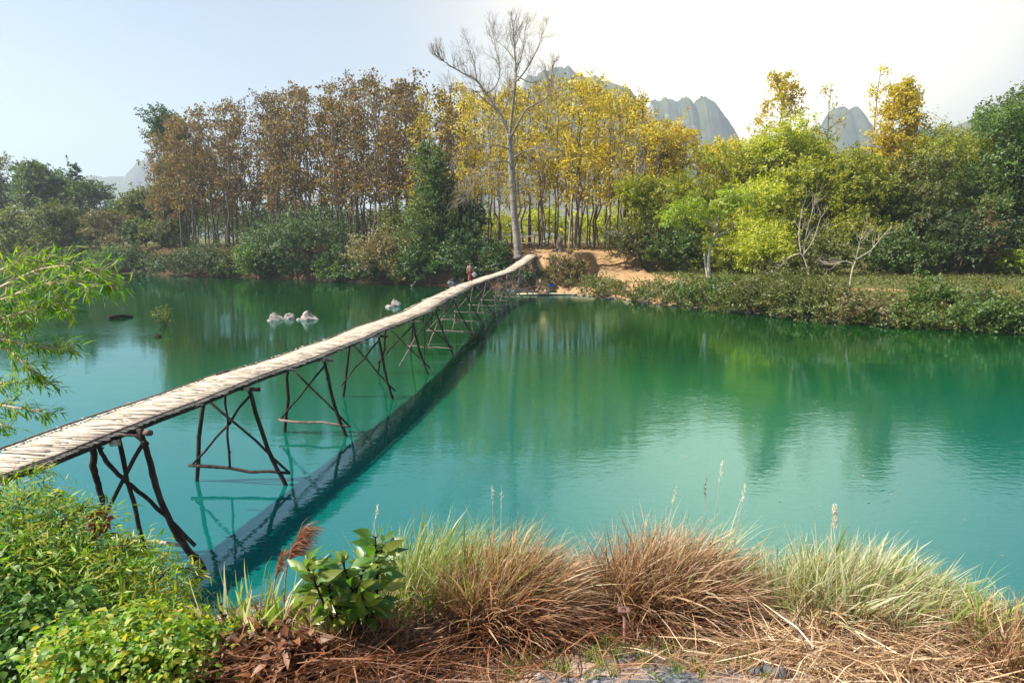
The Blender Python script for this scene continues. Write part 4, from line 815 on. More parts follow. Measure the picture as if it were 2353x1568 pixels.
# table of poles
def table(u, v, y):
    x = x_of(u, y); z = float(H(x, y)); o = thing('bamboo_table', 'rough two tier bamboo table beside the bare tree trunk', 'table', (x, y, z)); rng = np.random.default_rng(71)
    for hgt, w, d in ((1.75, 1.7, 1.0), (1.0, 1.5, .9)):
        g = Geo()
        for k in range(14): tube(g, wobbly((-w / 2 + rng.normal(0, .06), -d / 2 + k * d / 13, hgt), (w / 2 + rng.normal(0, .06), -d / 2 + k * d / 13, hgt + .06), rng, .01, 4), .035, 6)
        g.obj('table_top' if hgt > 1.5 else 'shelf', M['bamboo'], o)
    for sx in (-.7, .7):
        for sy in (-.4, .4): g = Geo(); tube(g, wobbly((sx, sy, -.2), (sx * 1.02, sy, 1.8 + (.35 if sy < 0 else 0)), rng, .015, 5), .045, 6); g.obj('leg', M['pole'], o)
table(1213, 566, 81.5)
def stump(u, v, y, w, h, seed, label):
    x = x_of(u, y); z = float(H(x, y)); rng = np.random.default_rng(seed); o = thing('tree_stump', label, 'stump', (x, y, z - .1)); g = Geo(); tube(g, wobbly((0, 0, -.2), (rng.normal(0, .1), 0, h), rng, .05, 8), np.interp(np.linspace(0, 1, 8), [0, .15, .4, .8, 1], [w * .8, w * .5, w * .36, w * .42, w * .2]) * (1 + rng.normal(0, .08, 8)), 11); g.obj('bole', M['bark'], o)
    g = Geo()
    for k in range(9): a = rng.uniform(0, 6.28); tube(g, wobbly((math.cos(a) * w * .3, math.sin(a) * w * .3, h * .25), (math.cos(a) * w * 1.3, math.sin(a) * w * 1.3, -.15), rng, .1, 6), np.linspace(.11, .03, 6), 6)
    g.obj('root', M['bark'], o)
stump(1284, 585, 77, .9, 1.75, 81, 'tall gnarled tree stump on top of the mound right of the bridge end'); stump(1376, 632, 73, .5, 1.0, 82, 'small dark stump standing in the dirt gully')
x = x_of(1306, 80); z = float(H(x, 80)); stick('bamboo_pole', 'single thin upright pole at the top of the gully', 'pole', wobbly((x, 80, z - .2), (x + .25, 80, z + 6.5), np.random.default_rng(2), .04, 7), .1, 'bamboo')
# parked scooter seen head on
x = x_of(1249, 86); z = float(H(x, 86)); o = thing('motor_scooter', 'dark scooter parked head on at the edge of the grove', 'scooter', (x, 86, z)); dk = plain('dark_paint', (.03, .025, .025), .4, .5); rubber = plain('tyre_rubber', (.02, .02, .02), .8)
for yy in (-.62, .62):
    g = Geo(); an = np.linspace(0, 2 * math.pi, 25); tube(g, np.stack([an * 0, yy + .25 * np.cos(an), .29 + .25 * np.sin(an)], -1), .05, 8, cap=False); g.obj('wheel', rubber, o, smooth=True)
g = Geo(); tube(g, curve([(0, -.62, .3), (0, -.52, .75), (0, -.45, .98)], 4), .09, 8); tube(g, curve([(0, -.5, .55), (0, -.1, .42), (0, .35, .62), (0, .8, .72)], 4), [.1] * 5 + [.17] * 8, 10); g.obj('body', dk, o, smooth=True)
g = Geo(); tube(g, curve([(-.36, -.4, 1.05), (-.15, -.47, 1.0), (.15, -.47, 1.0), (.36, -.4, 1.05)], 4), .025, 6); g.obj('handlebar', dk, o, smooth=True)
g = Geo(); tube(g, [(0, -.6, .95), (0, -.66, .95), (0, -.67, .95)], [.10, .09, .02], 10); g.obj('headlight', plain('lens', (.7, .7, .68), .2), o); g = Geo(); tube(g, curve([(0, .0, .78), (0, .3, .84), (0, .72, .86)], 4), [.08] * 3 + [.15] * 6, 10); g.obj('saddle', rubber, o, smooth=True)

# ------------------------------------------------------------------ person on the bridge
def skin_body(name, verts, edges, radii, mat, parent, root):
    me = bpy.data.meshes.new(name); me.from_pydata([tuple(v) for v in verts], edges, []); o = bpy.data.objects.new(name, me); COL.objects.link(o); o.parent = parent
    o.modifiers.new('skin', 'SKIN'); sk = me.skin_vertices[0].data
    for i, r in enumerate(radii): sk[i].radius = (r, r) if np.isscalar(r) else r; sk[i].use_root = (i == root)
    o.modifiers[-1].use_smooth_shade = True; s = o.modifiers.new('sub', 'SUBSURF'); s.levels = 2; s.render_levels = 2; me.materials.append(mat); return o
s0 = s_at_y(51.3); P, T, Sd = bframe(np.array([s0])); P, T = P[0], T[0]
pr = thing('person', 'person in a dark red wrap skirt, patterned top and head cloth walking on the bridge', 'person', tuple(P + np.array([0, 0, .03]) - Sd[0] * .05)); fwd = -T; pr.rotation_euler = (0, 0, math.atan2(fwd[0], -fwd[1]))
V, E, RD = [], [], []
def jv(p, r, link=None):
    V.append(p); RD.append(r)
    if link is not None: E.append((link, len(V) - 1))
    return len(V) - 1
pel = jv((0, 0, .80), (.13, .10)); wa = jv((0, 0, .92), (.105, .085), pel); ch = jv((0, -.01, 1.10), (.125, .095), wa); sh = jv((0, 0, 1.22), (.09, .075), ch); nk = jv((0, -.01, 1.29), .045, sh); hd = jv((0, -.03, 1.37), (.066, .078), nk); ht = jv((0, -.02, 1.45), (.068, .082), hd); jv((0, -.118, 1.375), .012, hd)
for sx in (-1, 1): jv((sx * .078, -.015, 1.385), .014, hd)
for sx, fo in ((-1, -.20), (1, .22)):
    hp = jv((sx * .085, 0, .74), .085, pel); kn = jv((sx * .085, fo * .55 - .05, .42), .058, hp); lift = .07 if fo > 0 else 0
    ak = jv((sx * .08, fo, .08 + lift), .034, kn); jv((sx * .085, fo - .15, .03 + lift * .15), .03, ak)
for sx in (-1, 1):
    so = jv((sx * .165, 0, 1.20), .05, sh); el = jv((sx * .24, .03 if sx < 0 else -.01, .97), .038, so); wr = jv((sx * .22, -.12, .80), .026, el); pm = jv((sx * .215, -.16, .74), .030, wr)
    for f in range(4):
        q = np.array((sx * (.215 + .014), -.185 + .017 * f, .715)); a = jv(tuple(q), .009, pm); ln = (.028, .033, .031, .024)[f]; b = jv(tuple(q + [-sx * .008, -.006, -ln]), .008, a); jv(tuple(q + [-sx * .026, -.004, -ln - .014]), .007, b)
    a = jv((sx * .19, -.185, .755), .010, pm); jv((sx * .178, -.20, .727), .008, a)
skinm = plain('brown_skin', (.24, .13, .08), .55)
skin_body('body', V, E, RD, skinm, pr, 0)
def cloth(name, prof, mat, n=20, fold=.05, seed=1):
    rng = np.random.default_rng(seed); g = Geo(); an = np.arange(n) * 2 * math.pi / n; VV = []
    for z, rx, ry, yo in prof: 
        k = 1 + fold * np.sin(an * 5 + seed) * (1.2 - z) ; VV.append(np.stack([rx * np.cos(an) * k, ry * np.sin(an) * k + yo, np.full(n, z)], -1))
    m = len(prof); i = np.arange(m - 1)[:, None] * n; j = np.arange(n)[None]; k = (j + 1) % n; g.add(np.concatenate(VV), np.stack([i + j, i + k, i + n + k, i + n + j], -1).reshape(-1, 4)); return g.obj(name, mat, pr, smooth=True)
red = roughmat('dark_red_cloth', [(.10, .008, .008), (.17, .014, .014), (.22, .03, .025)], 8, .9); pat = roughmat('patterned_cloth', [(.05, .03, .05), (.25, .09, .06), (.42, .36, .33)], 26, .9, bump=0); lil = roughmat('pale_lilac_cloth', [(.22, .18, .24), (.36, .31, .38)], 8, .9); wht = roughmat('checked_head_cloth', [(.03, .025, .03), (.12, .1, .1), (.6, .56, .52)], 30, .9, bump=0)
cloth('skirt', [(.20, .205, .235, 0), (.30, .20, .22, 0), (.5, .175, .17, -.01), (.7, .165, .135, 0), (.84, .15, .12, 0), (.94, .125, .105, 0)], red)
cloth('blouse', [(.86, .150, .125, 0), (.95, .135, .115, 0), (1.08, .155, .12, -.01), (1.18, .155, .105, 0), (1.25, .095, .08, 0), (1.29, .055, .055, 0)], pat, seed=3)
for sx in (-1, 1):
    g = Geo(); tube(g, curve([(sx * .13, 0, 1.22), (sx * .18, .005, 1.17), (sx * .215, .015, 1.06), (sx * .24, .02, .96)], 4), np.linspace(.075, .055, 13), 10); g.obj('sleeve', lil if sx < 0 else pat, pr, smooth=True)
g = Geo(); n = 16; th = np.linspace(0, .62 * math.pi, 9); an = np.linspace(-.35, math.pi + .35, n); VV = np.array([[(.098 * math.sin(t) * math.cos(a), .02 - .02 + .108 * math.sin(t) * math.sin(a), 1.42 + .11 * math.cos(t)) for a in an] for t in th]).reshape(-1, 3)
i = np.arange(8)[:, None] * n; j = np.arange(n - 1)[None]; g.add(VV, np.stack([i + j, i + j + 1, i + n + j + 1, i + n + j], -1).reshape(-1, 4)); g.obj('head_cloth', wht, pr, smooth=True)
ey = plain('dark_eye', (.02, .015, .012), .3)
for sx in (-1, 1): g = Geo(); tube(g, [(sx * .03 - .011, -.104, 1.392), (sx * .03, -.108, 1.393), (sx * .03 + .011, -.104, 1.392)], [.003, .007, .003], 6); g.obj('eye', ey, pr)
g = Geo(); tube(g, [(-.022, -.098, 1.338), (0, -.104, 1.336), (.022, -.098, 1.338)], [.003, .006, .003], 6); g.obj('mouth', plain('lips', (.2, .06, .05), .5), pr)
# striped bag in the hand
m, nt, ns, ls, out = mat_new('striped_weave'); tcn = ns.new('ShaderNodeTexCoord'); sx_ = ns.new('ShaderNodeSeparateXYZ'); ls.new(tcn.outputs['Generated'], sx_.inputs[0])
cr = ramp(ns, [(.015, .10, .04), (.03, .22, .08), (.55, .5, .4), (.45, .24, .05), (.5, .42, .3), (.05, .18, .3), (.5, .55, .6), (.03, .08, .16)], sx_.outputs[2], ls, [0, .14, .27, .38, .52, .64, .8, .9], 'CONSTANT'); pb = ns.new('ShaderNodeBsdfPrincipled'); pb.inputs['Roughness'].default_value = .6; ls.new(cr, pb.inputs['Base Color']); ls.new(pb.outputs[0], out.inputs[0])
Mr = Matrix.Rotation(pr.rotation_euler.z, 3, 'Z'); hp = pr.location + Mr @ Vector((.33, -.12, .60)); bgo = thing('striped_bag', 'blue, yellow and green striped woven bag hanging beside the dark red skirt', 'bag', tuple(hp)); bgo.rotation_euler = (R(8), R(-32), pr.rotation_euler.z)
g = Geo(); an = np.linspace(0, 2 * math.pi, 24, endpoint=False); prof = [(-.20, .05, .03), (-.19, .15, .07), (-.1, .17, .085), (.08, .165, .08), (.17, .15, .06), (.19, .12, .03)]; sq = lambda c: np.sign(c) * np.abs(c) ** .55
VV = [np.stack([rx * sq(np.cos(an)), ry * sq(np.sin(an)), np.full(24, z)], -1) for z, rx, ry in prof]; i = np.arange(5)[:, None] * 24; j = np.arange(24)[None]; k = (j + 1) % 24; g.add(np.concatenate(VV + [np.array([[0, 0, -.2]])]), np.stack([i + j, i + k, i + 24 + k, i + 24 + j], -1).reshape(-1, 4), np.stack([np.full(24, 144), (np.arange(24) + 1) % 24, np.arange(24)], -1)); g.obj('bag_body', m, bgo, smooth=True)
for sy in (-.03, .03): g = Geo(); tube(g, curve([(-.08, sy, .17), (-.05, sy, .25), (.03, sy, .25), (.07, sy, .17)], 4), .008, 6); g.obj('strap', ey, bgo)

# ------------------------------------------------------------------ near bank
M['strawgrass'] = leafmat('dry_grass', [(.14, .05, .018), (.28, .12, .04), (.45, .25, .10), (.2, .08, .03), (.55, .36, .18)], trans=.3, tip=(.70, .56, .38), tipamt=.6)
M['redgrass'] = leafmat('rusty_grass', [(.06, .018, .008), (.15, .05, .017), (.26, .105, .042), (.09, .03, .012)], trans=.25, tip=(.56, .38, .22), tipamt=.4)
M['greengrass'] = leafmat('green_grass', [(.05, .13, .008), (.10, .22, .012), (.18, .3, .02), (.28, .33, .05)], trans=.5, tip=(.45, .5, .18), tipamt=.5)
M['palegrass'] = leafmat('pale_green_grass', [(.12, .2, .05), (.26, .32, .11), (.46, .42, .22), (.56, .48, .32)], trans=.4, tip=(.74, .70, .50), tipamt=.7)
M['straw'] = leafmat('straw', [(.16, .08, .035), (.33, .19, .09), (.46, .31, .17), (.54, .41, .26), (.2, .1, .05)], trans=.15, gloss=.08)
M['bambooleaf'] = leafmat('bamboo_leaves', [(.03, .12, .003), (.07, .21, .004), (.12, .29, .006), (.19, .33, .010), (.28, .30, .02)], trans=.5, gloss=.025)
M['yellowleaf'] = leafmat('yellow_green_leaves_near', [(.05, .15, .007), (.11, .25, .010), (.2, .34, .014), (.32, .38, .02), (.42, .32, .03)], trans=.5, gloss=.04)
M['vineleaf'] = leafmat('creeper_leaves', [(.02, .07, .008), (.04, .12, .012), (.07, .17, .016), (.14, .22, .03)], trans=.45, gloss=.03, rough=.5)
M['plantleaf'] = leafmat('broad_leaves', [(.05, .16, .008), (.09, .24, .012), (.15, .32, .018), (.26, .38, .03), (.34, .36, .04)], trans=.5, gloss=.05, rough=.45)
M['redleaf'] = leafmat('red_leaves', [(.22, .012, .012), (.36, .03, .02), (.14, .015, .012), (.3, .12, .02)], trans=.4)
M['rustleaf'] = leafmat('rusty_dead_leaves', [(.08, .028, .012), (.17, .055, .02), (.26, .1, .035), (.12, .05, .025), (.32, .16, .07)], trans=.2)
M['plume'] = leafmat('russet_plume', [(.17, .055, .025), (.26, .09, .04), (.33, .15, .08)], trans=.4)
M['fluff'] = leafmat('white_fluff', [(.55, .5, .42), (.7, .65, .56)], trans=.4)
def blades(g, P, D, L, w, rng, curv=.5, lean=(0, 0, 0), seg=7, twist=.3):
    n = len(P); d = D.copy(); p = P.copy(); S = nz(np.cross(d, rdir(rng, n))); cv = curv * rng.uniform(.4, 1.6, n)[:, None]; ln = np.array(lean) * rng.uniform(.3, 1.5, n)[:, None]; rows = []
    kink = np.where(rng.random(n) < .3, rng.integers(2, seg + 1, n), -1); kd = nz(rng.normal(0, 1, (n, 3)) + np.array([0, 0, -.9]))
    for k in range(seg + 1):
        t = k / seg; d = np.where((kink == k)[:, None], nz(d + kd * 1.1), d); wd = (w * (1 - t) ** .75 * (.75 + .5 * min(1, t * 3)))[:, None] * .5; rows += [p - S * wd, p + S * wd]
        d = nz(d + (np.array([0, 0, -1.]) * cv * (.35 + t) + ln) / seg + rng.normal(0, .075, (n, 3))); S = nz(S - d * np.sum(S * d, -1, keepdims=True)); p = p + d * (L / seg)[:, None]
    V = np.stack(rows, 1); b = np.arange(n)[:, None, None] * (2 * seg + 2); q = np.array([[2 * k, 2 * k + 1, 2 * k + 3, 2 * k + 2] for k in range(seg)])
    g.add(V, (q[None] + b).reshape(-1, 4), t=np.tile(np.repeat(np.linspace(0, 1, seg + 1), 2), n))
def tussock(label, u, v, rx, ry, layers, seed, name='grass_tussock', y=None):
    rng = np.random.default_rng(seed)
    if y is None: c = on_ground(u, v)
    else: c = np.array([x_of(u, y), y, 0.]); c[2] = float(H(c[0], c[1]))
    o = thing(name, label, 'grass', tuple(c)); 
    for mat, n, l0, l1, w, curv, lean, tilt, offs in layers:
        a = rng.uniform(0, 6.28, n); r = np.sqrt(rng.random(n)); dx = rx * r * np.cos(a) + offs[0] + rng.normal(0, .05 * rx, n); dy = ry * r * np.sin(a) + offs[1]
        z = H(c[0] + dx, c[1] + dy) - c[2] - .02; z = np.maximum(z, -.8); P = np.stack([dx, dy, z], -1)
        D = nz(np.stack([np.cos(a) * r * tilt * .75 + rng.normal(0, .24, n), np.sin(a) * r * tilt * .6 + rng.normal(0, .2, n), np.ones(n)], -1)); dy = dy * .75 + .12; L = rng.uniform(l0, l1, n) * (.93 - .25 * r); g = Geo(); blades(g, P, D, L, 1.3 * w * np.where(rng.random(n) < .06, 2.8, rng.uniform(.35, 1.7, n)), rng, curv, lean); g.obj('blades', M[mat], o)
    return o
Wd = (.55, .1, 0)
tussock('fresh green and straw grass tuft right of the broad leaved plant', 960, 1432, .24, .22, [('greengrass', 900, .5, 1.0, .008, .75, (.35, .1, 0), .5, (0, .1)), ('palegrass', 700, .45, .95, .006, .9, Wd, .6, (0, .05)), ('redgrass', 900, .25, .6, .006, 1.2, (.2, -.2, 0), .8, (0, -.05))], 1)
tussock('rust brown grass clump between the fresh green tuft and the tallest clump', 1155, 1432, .30, .26, [('redgrass', 2600, .45, .82, .006, 1.25, (.5, -.1, 0), .6, (0, 0)), ('strawgrass', 900, .5, .88, .006, 1.2, Wd, .6, (0, .05)), ('palegrass', 260, .6, .98, .005, .9, Wd, .5, (0, .15)), ('greengrass', 420, .55, 1.0, .007, .6, (.4, 0, 0), .4, (-.22, .1))], 2)
tussock('low brown grass in the gap between the two big brown clumps', 1338, 1412, .16, .16, [('redgrass', 900, .3, .6, .006, 1.0, (.3, 0, 0), .6, (0, 0)), ('strawgrass', 500, .35, .7, .005, 1.0, Wd, .6, (0, .1))], 3)
tussock('tallest domed brown grass clump with bleached tips', 1530, 1430, .34, .28, [('redgrass', 3600, .5, .9, .006, 1.35, (.55, -.15, 0), .65, (0, 0)), ('strawgrass', 1700, .6, 1.0, .006, 1.3, (.6, 0, 0), .6, (0, .05)), ('palegrass', 260, .65, 1.05, .006, 1.0, Wd, .6, (.25, .15)), ('greengrass', 120, .5, .95, .007, .8, Wd, .5, (.3, .1))], 4)
tussock('pale green and white grass clump on the right', 1965, 1465, .43, .32, [('palegrass', 2600, .45, .85, .007, 1.0, (.5, .1, 0), .7, (0, .1)), ('greengrass', 800, .45, .85, .008, .8, (.45, .1, 0), .6, (0, .12)), ('strawgrass', 2200, .3, .72, .006, 1.4, (.3, -.3, 0), 1.0, (0, -.05)), ('redgrass', 1300, .25, .55, .006, 1.3, (.2, -.4, 0), 1.0, (.1, -.1))], 5)
tussock('small bright green grass tuft leaning over the water at right', 2195, 1500, .13, .12, [('greengrass', 420, .35, .7, .007, 1.0, (.8, .1, 0), .6, (0, 0)), ('palegrass', 160, .35, .65, .006, 1.1, (.8, 0, 0), .6, (0, 0))], 6)
tussock('reddish dry grass clump in the lower right corner', 2345, 1560, .24, .25, [('redgrass', 1200, .3, .62, .006, 1.1, (.2, -.1, 0), .7, (0, 0)), ('strawgrass', 700, .3, .7, .006, 1.2, (.3, 0, 0), .7, (0, 0)), ('greengrass', 60, .4, .8, .006, .8, (.3, 0, 0), .5, (0, 0))], 7)
tussock('thin tangled brown stalks under the broad leaved plant', 850, 1500, .34, .22, [('redgrass', 700, .2, .5, .007, .9, (.1, -.1, 0), .6, (0, 0)), ('strawgrass', 120, .3, .6, .006, .9, (.3, 0, 0), .7, (0, 0)), ('greengrass', 200, .2, .45, .006, .8, (0, 0, 0), .6, (0, .05))], 8)
tussock('broad bladed green reeds at the water left of the russet plume', 600, 1475, .32, .2, [('greengrass', 120, .3, .62, .022, .7, (.2, 0, 0), .7, (0, 0)), ('palegrass', 40, .35, .7, .018, .9, (.3, 0, 0), .8, (0, 0)), ('redgrass', 200, .2, .55, .008, .9, (.1, 0, 0), .8, (0, 0))], 9, 'reed_clump')
# flowering stalks
def stalk(label, u0, v0, tip, yv, mat, r=.004, head=None, seed=1, name='grass_stalk'):
    rng = np.random.default_rng(seed); b = on_ground(u0, v0); t = at_y(tip[0], tip[1], b[1] + yv); o = thing(name, label, 'grass', tuple(b)); P = curve([b - b, (t - b) * .5 + rng.normal(0, .015, 3), t - b], 6); g = Geo(); tube(g, P, np.linspace(r, r * .4, len(P)), 5); g.obj('stem', M['straw'], o)
    if head:
        n, ln, rad, asp = head; g = Geo(); f = rng.uniform(1 - ln, 1, n); Q = np.stack([np.interp(f, np.linspace(0, 1, len(P)), P[:, k]) for k in range(3)], -1); D = nz(nz(P[-1] - P[-4]) + rng.normal(0, .45, (n, 3))); leaf_quads(g, Q + rng.normal(0, rad, (n, 3)), D, rdir(rng, n), rng.uniform(.010, .026, n), np.full(n, asp), .1); g.obj('seed_head', M[mat], o)
stalk('tall white fluffy seed head above the pale grass clump', 1925, 1490, (1917, 1162), .2, 'fluff', .004, (150, .17, .005, .007), 1)
for k, (u, v, tu, tv, lb) in enumerate([(1500, 1440, 1552, 1122, 'bleached feathery stalk above the left shoulder of the tallest clump'), (1600, 1440, 1622, 1100, 'dark upright stalk on the tallest clump'), (1620, 1440, 1658, 1062, 'long thin stalk rising highest of all from the tallest clump'), (1640, 1440, 1712, 1112, 'pale slanting seed stalk right of the dark stalk'), (1120, 1440, 1130, 1118, 'pale feathery stalk above the rusty clump'), (1140, 1440, 1152, 1126, 'second pale stalk close beside the feathery one over the rusty clump'), (850, 1430, 868, 1160, 'faint fine stalk above the broad leaved plant')]):
    stalk(lb, u, v, (tu, tv), .25, 'fluff' if k != 1 else 'redgrass', .0022, (36, .13, .002, .005), 20 + k)
# russet plumes
def plume(u0, v0, tip, label, seed, wd=1.0):
    rng = np.random.default_rng(seed); b = on_ground(u0, v0); t = at_y(tip[0], tip[1], b[1] + .1); o = thing('reed_plume', label, 'reed', tuple(b)); t = t - b; P = curve([(0, 0, 0), t * .55 + np.array([-.04 * wd, 0, .02]), t * .8 + np.array([-.03 * wd, 0, .02]), t], 6); g = Geo(); tube(g, P, np.linspace(.006, .002, len(P)), 5); g.obj('stem', M['straw'], o)
    n = int(420 * wd); f = rng.uniform(.52, 1, n); Q = np.stack([np.interp(f, np.linspace(0, 1, len(P)), P[:, k]) for k in range(3)], -1); D = nz(np.stack([rng.uniform(.1, .8, n) * wd, rng.normal(0, .25, n), np.ones(n)], -1)); g = Geo(); blades(g, Q, D, rng.uniform(.08, .2, n) * (.5 + .5 * wd), np.full(n, .004), rng, 1.5, (1.5 * wd, 0, 0), 5); g.obj('panicle', M['plume'], o)
plume(650, 1470, (690, 1225), 'large russet reed plume bending to the right', 1); plume(618, 1470, (645, 1290), 'narrow russet reed plume left of the large one', 2, .35)
# broad leaved plant
def leafyplant(label, u, v, stems, yv, mat, leaf, seed, name='broadleaf_plant', npair=7):
    rng = np.random.default_rng(seed); b = on_ground(u, v); o = thing(name, label, 'plant', tuple(b)); gs = Geo(); gl = Geo()
    for tu, tv, dy in stems:
        t = at_y(tu, tv, b[1] + yv + dy) - b; P = curve([(0, 0, 0), t * .5 + rng.normal(0, .03, 3), t], 7); tube(gs, P, np.linspace(.011, .005, len(P)), 6)
        for k in range(npair * 5):
            f = 1 - .62 * rng.random() ** 1.3; q = np.array([np.interp(f, np.linspace(0, 1, len(P)), P[:, c]) for c in range(3)]); a = rng.uniform(0, 6.28); d = nz(np.array([math.cos(a), math.sin(a), .15 + .8 * max(0, f - .75) * 3])); e = q + d * .035; tube(gs, [q, e], [.003, .002], 4)
            N = nz(np.array([0, -.75, .8]) + rng.normal(0, .5, 3)); N = nz(N - d * (N @ d)); l = leaf * rng.uniform(.6, 1.15); leaf_fine(gl, e[None], d[None], N[None], np.array([l]), np.array([l * rng.uniform(.38, .5)]), rng.uniform(.1, .5), .1)
    gs.obj('stem', M['darkwood'], o, smooth=True); gl.obj('leaves', M[mat], o, smooth=True); return o
leafyplant('plant with large bright green oval leaves left of the grass clumps', 830, 1475, [(862, 1232, .1), (880, 1255, .15), (790, 1300, -.1), (745, 1310, -.1), (700, 1300, -.15), (720, 1330, -.2), (775, 1330, 0), (840, 1290, .1), (815, 1350, -.1)], -.25, 'plantleaf', .112, 3)
# dead rusty leaf heap, straw, sprouts
def heap(label, name, uvr, n, leaf, asp, mat, seed, hgt=.2, fine=True, cat='leaves', kind=None, flat=.5):
    rng = np.random.default_rng(seed); pts = []
    for u, v, r, k in uvr:
        c = on_ground(u, v); m = int(n * k); q = rng.normal(0, r * .5, (m, 2)); x, y = c[0] + q[:, 0], c[1] + q[:, 1]; z = H(x, y) + hgt * rng.random(m) ** 1.3 * np.exp(-(q ** 2).sum(1) / r ** 2); pts.append(np.stack([x, y, z], -1))
    P = np.concatenate(pts); m = len(P); N = nz(rng.normal(0, flat, (m, 3)) + np.array([0, 0, 1.])); D = nz(np.cross(N, rdir(rng, m))); L = leaf * rng.uniform(.6, 1.4, m); g = Geo(); (leaf_fine if fine else leaf_quads)(g, P, D, N, L, L * asp, .5)
    return tag(g.obj(name, M[mat]), label, cat, kind=kind)
heap('heap of rusty dead leaves at the bottom left of the grass clumps', 'dead_leaf_heap', [(600, 1520, .25, .4), (680, 1545, .22, .4), (540, 1550, .2, .2)], 2400, .06, .5, 'rustleaf', 1, .22, kind='stuff')
def strawmat(label, name, areas, seed, mat='straw', l=(.2, .6), w=.006, hgt=.1, dirw=(1, .4, 0)):
    rng = np.random.default_rng(seed); g = Geo()
    for u, v, rx, ry, n in areas:
        c = on_ground(u, v); x = c[0] + rng.normal(0, rx, n); y = c[1] + rng.normal(0, ry, n); z = H(x, y) + hgt * rng.random(n) ** 2 + .005; P = np.stack([x, y, z], -1); a = rng.normal(math.atan2(dirw[1], dirw[0]), .75, n) + math.pi * (rng.random(n) < .5); D = nz(np.stack([np.cos(a), np.sin(a), rng.normal(.12, .14, n)], -1)); blades(g, P, D, rng.uniform(*l, n), w * rng.uniform(.6, 1.5, n), rng, .3, seg=4)
    return tag(g.obj(name, M[mat]), label, 'straw', kind='stuff')
strawmat('mat of fallen straw in front of the pale grass clump', 'fallen_straw', [(1900, 1515, .26, .10, 950), (2080, 1530, .26, .11, 900), (1775, 1500, .14, .1, 420), (2240, 1550, .25, .15, 900), (1980, 1480, .3, .08, 600)], 3)
strawmat('fallen brown stalks combed across the ground below the rusty clump', 'fallen_stalks', [(1000, 1500, .14, .09, 300), (930, 1545, .18, .09, 220), (1080, 1490, .16, .05, 120), (1310, 1480, .25, .05, 200), (1500, 1480, .3, .04, 200), (1200, 1530, .2, .08, 80), (800, 1555, .3, .12, 600)], 4, 'redgrass', (.2, .6), .006, .14, (1, 1.2, 0))
strawmat('scattered dry stalks on the bare ashy ground', 'scattered_stalks', [(1400, 1530, .5, .1, 150), (1620, 1530, .3, .1, 160), (1200, 1560, .4, .1, 110)], 5, 'strawgrass', (.08, .35), .005, .03)
rng = np.random.default_rng(8); g = Geo()
for k in range(75):
    c = on_ground(rng.uniform(1150, 1760), rng.uniform(1465, 1566)); m = 7; P = c + rng.normal(0, .012, (m, 3)) * np.array([1, 1, 0]); blades(g, P, nz(rng.normal(0, .3, (m, 3)) + np.array([0, 0, 1.])), rng.uniform(.05, .16, m), np.full(m, .006), rng, .5, seg=4)
tag(g.obj('grass_sprouts', M['greengrass']), 'tiny green grass sprouts on the bare ashy ground', 'grass', kind='stuff')
rng = np.random.default_rng(9); g = Geo(); n = 260                                     # pebbles and ash crumbs
import bmesh
for k in range(n):
    c = on_ground(rng.uniform(1100, 1800), rng.uniform(1470, 1568)); r = rng.uniform(.004, .016); V0 = np.array([(1, 0, 0), (-1, 0, 0), (0, 1, 0), (0, -1, 0), (0, 0, 1), (0, 0, -1)]) * r * rng.uniform(.6, 1.3, (6, 1)) + c; g.add(V0, None, [[0, 2, 4], [2, 1, 4], [1, 3, 4], [3, 0, 4], [2, 0, 5], [1, 2, 5], [3, 1, 5], [0, 3, 5]])
tag(g.obj('pebbles', M['rock']), 'small pebbles and crumbs on the bare ashy ground', 'pebbles', kind='stuff')
# canes, posts, plate
a, b = on_ground(1752, 1535), on_ground(2048, 1498); a[2] += .04; b[2] += .10; stick('cane', 'long pale cane lying in front of the pale grass clump', 'cane', wobbly(a, b, np.random.default_rng(1), .008, 7), .014, 'bamboo')
a, b = on_ground(1785, 1450), on_ground(1862, 1528); a[2] += .16; b[2] += .08; stick('split_cane', 'flat split cane slanting down through the straw', 'cane', wobbly(a, b, np.random.default_rng(2), .006, 5), .017, 'pole', 5)
a = on_ground(1800, 1555); b = on_ground(1722, 1552); a[2] += .03; b[2] += .03; stick('charred_log', 'short ash covered charred log at the bottom edge', 'log', wobbly(a, b, np.random.default_rng(4), .01, 7), .035, 'greyrock', 9)
c = on_ground(1418, 1462); t = at_y(1415, 1336, c[1]) - c; o = thing('metal_stake', 'rusty stake with a small holed metal plate on top standing in the brown grass', 'stake', tuple(c)); rust = roughmat('rusty_metal', [(.06, .028, .02), (.17, .09, .07), (.26, .16, .14)], 30, .7, bump=.2)
o.location = tuple(c + np.array([0, -.30, 0])); g = Geo(); tube(g, [(0, 0, -.2), t], .009, 8); g.obj('rod', rust, o)
g = Geo(); pw, n = .034, 12; an = np.linspace(0, 2 * math.pi, n, endpoint=False)
sqr = np.stack([np.clip(1.5 * np.cos(an), -1, 1) * pw, np.clip(1.5 * np.sin(an), -1, 1) * pw * .8, an * 0], -1); hole = np.stack([np.cos(an) * .012, np.sin(an) * .012, an * 0], -1)
V4 = np.concatenate([sqr + [0, 0, .003], hole + [0, 0, .003], hole - [0, 0, .003], sqr - [0, 0, .003]]); j = np.arange(n); k = (j + 1) % n; qd = np.concatenate([np.stack([r * n + j, r * n + k, ((r + 1) % 4) * n + k, ((r + 1) % 4) * n + j], -1) for r in range(4)]); V4 = V4 @ np.array(Matrix.Rotation(R(4), 3, 'X')).T; g.add(V4 + t, qd); g.obj('plate', rust, o)
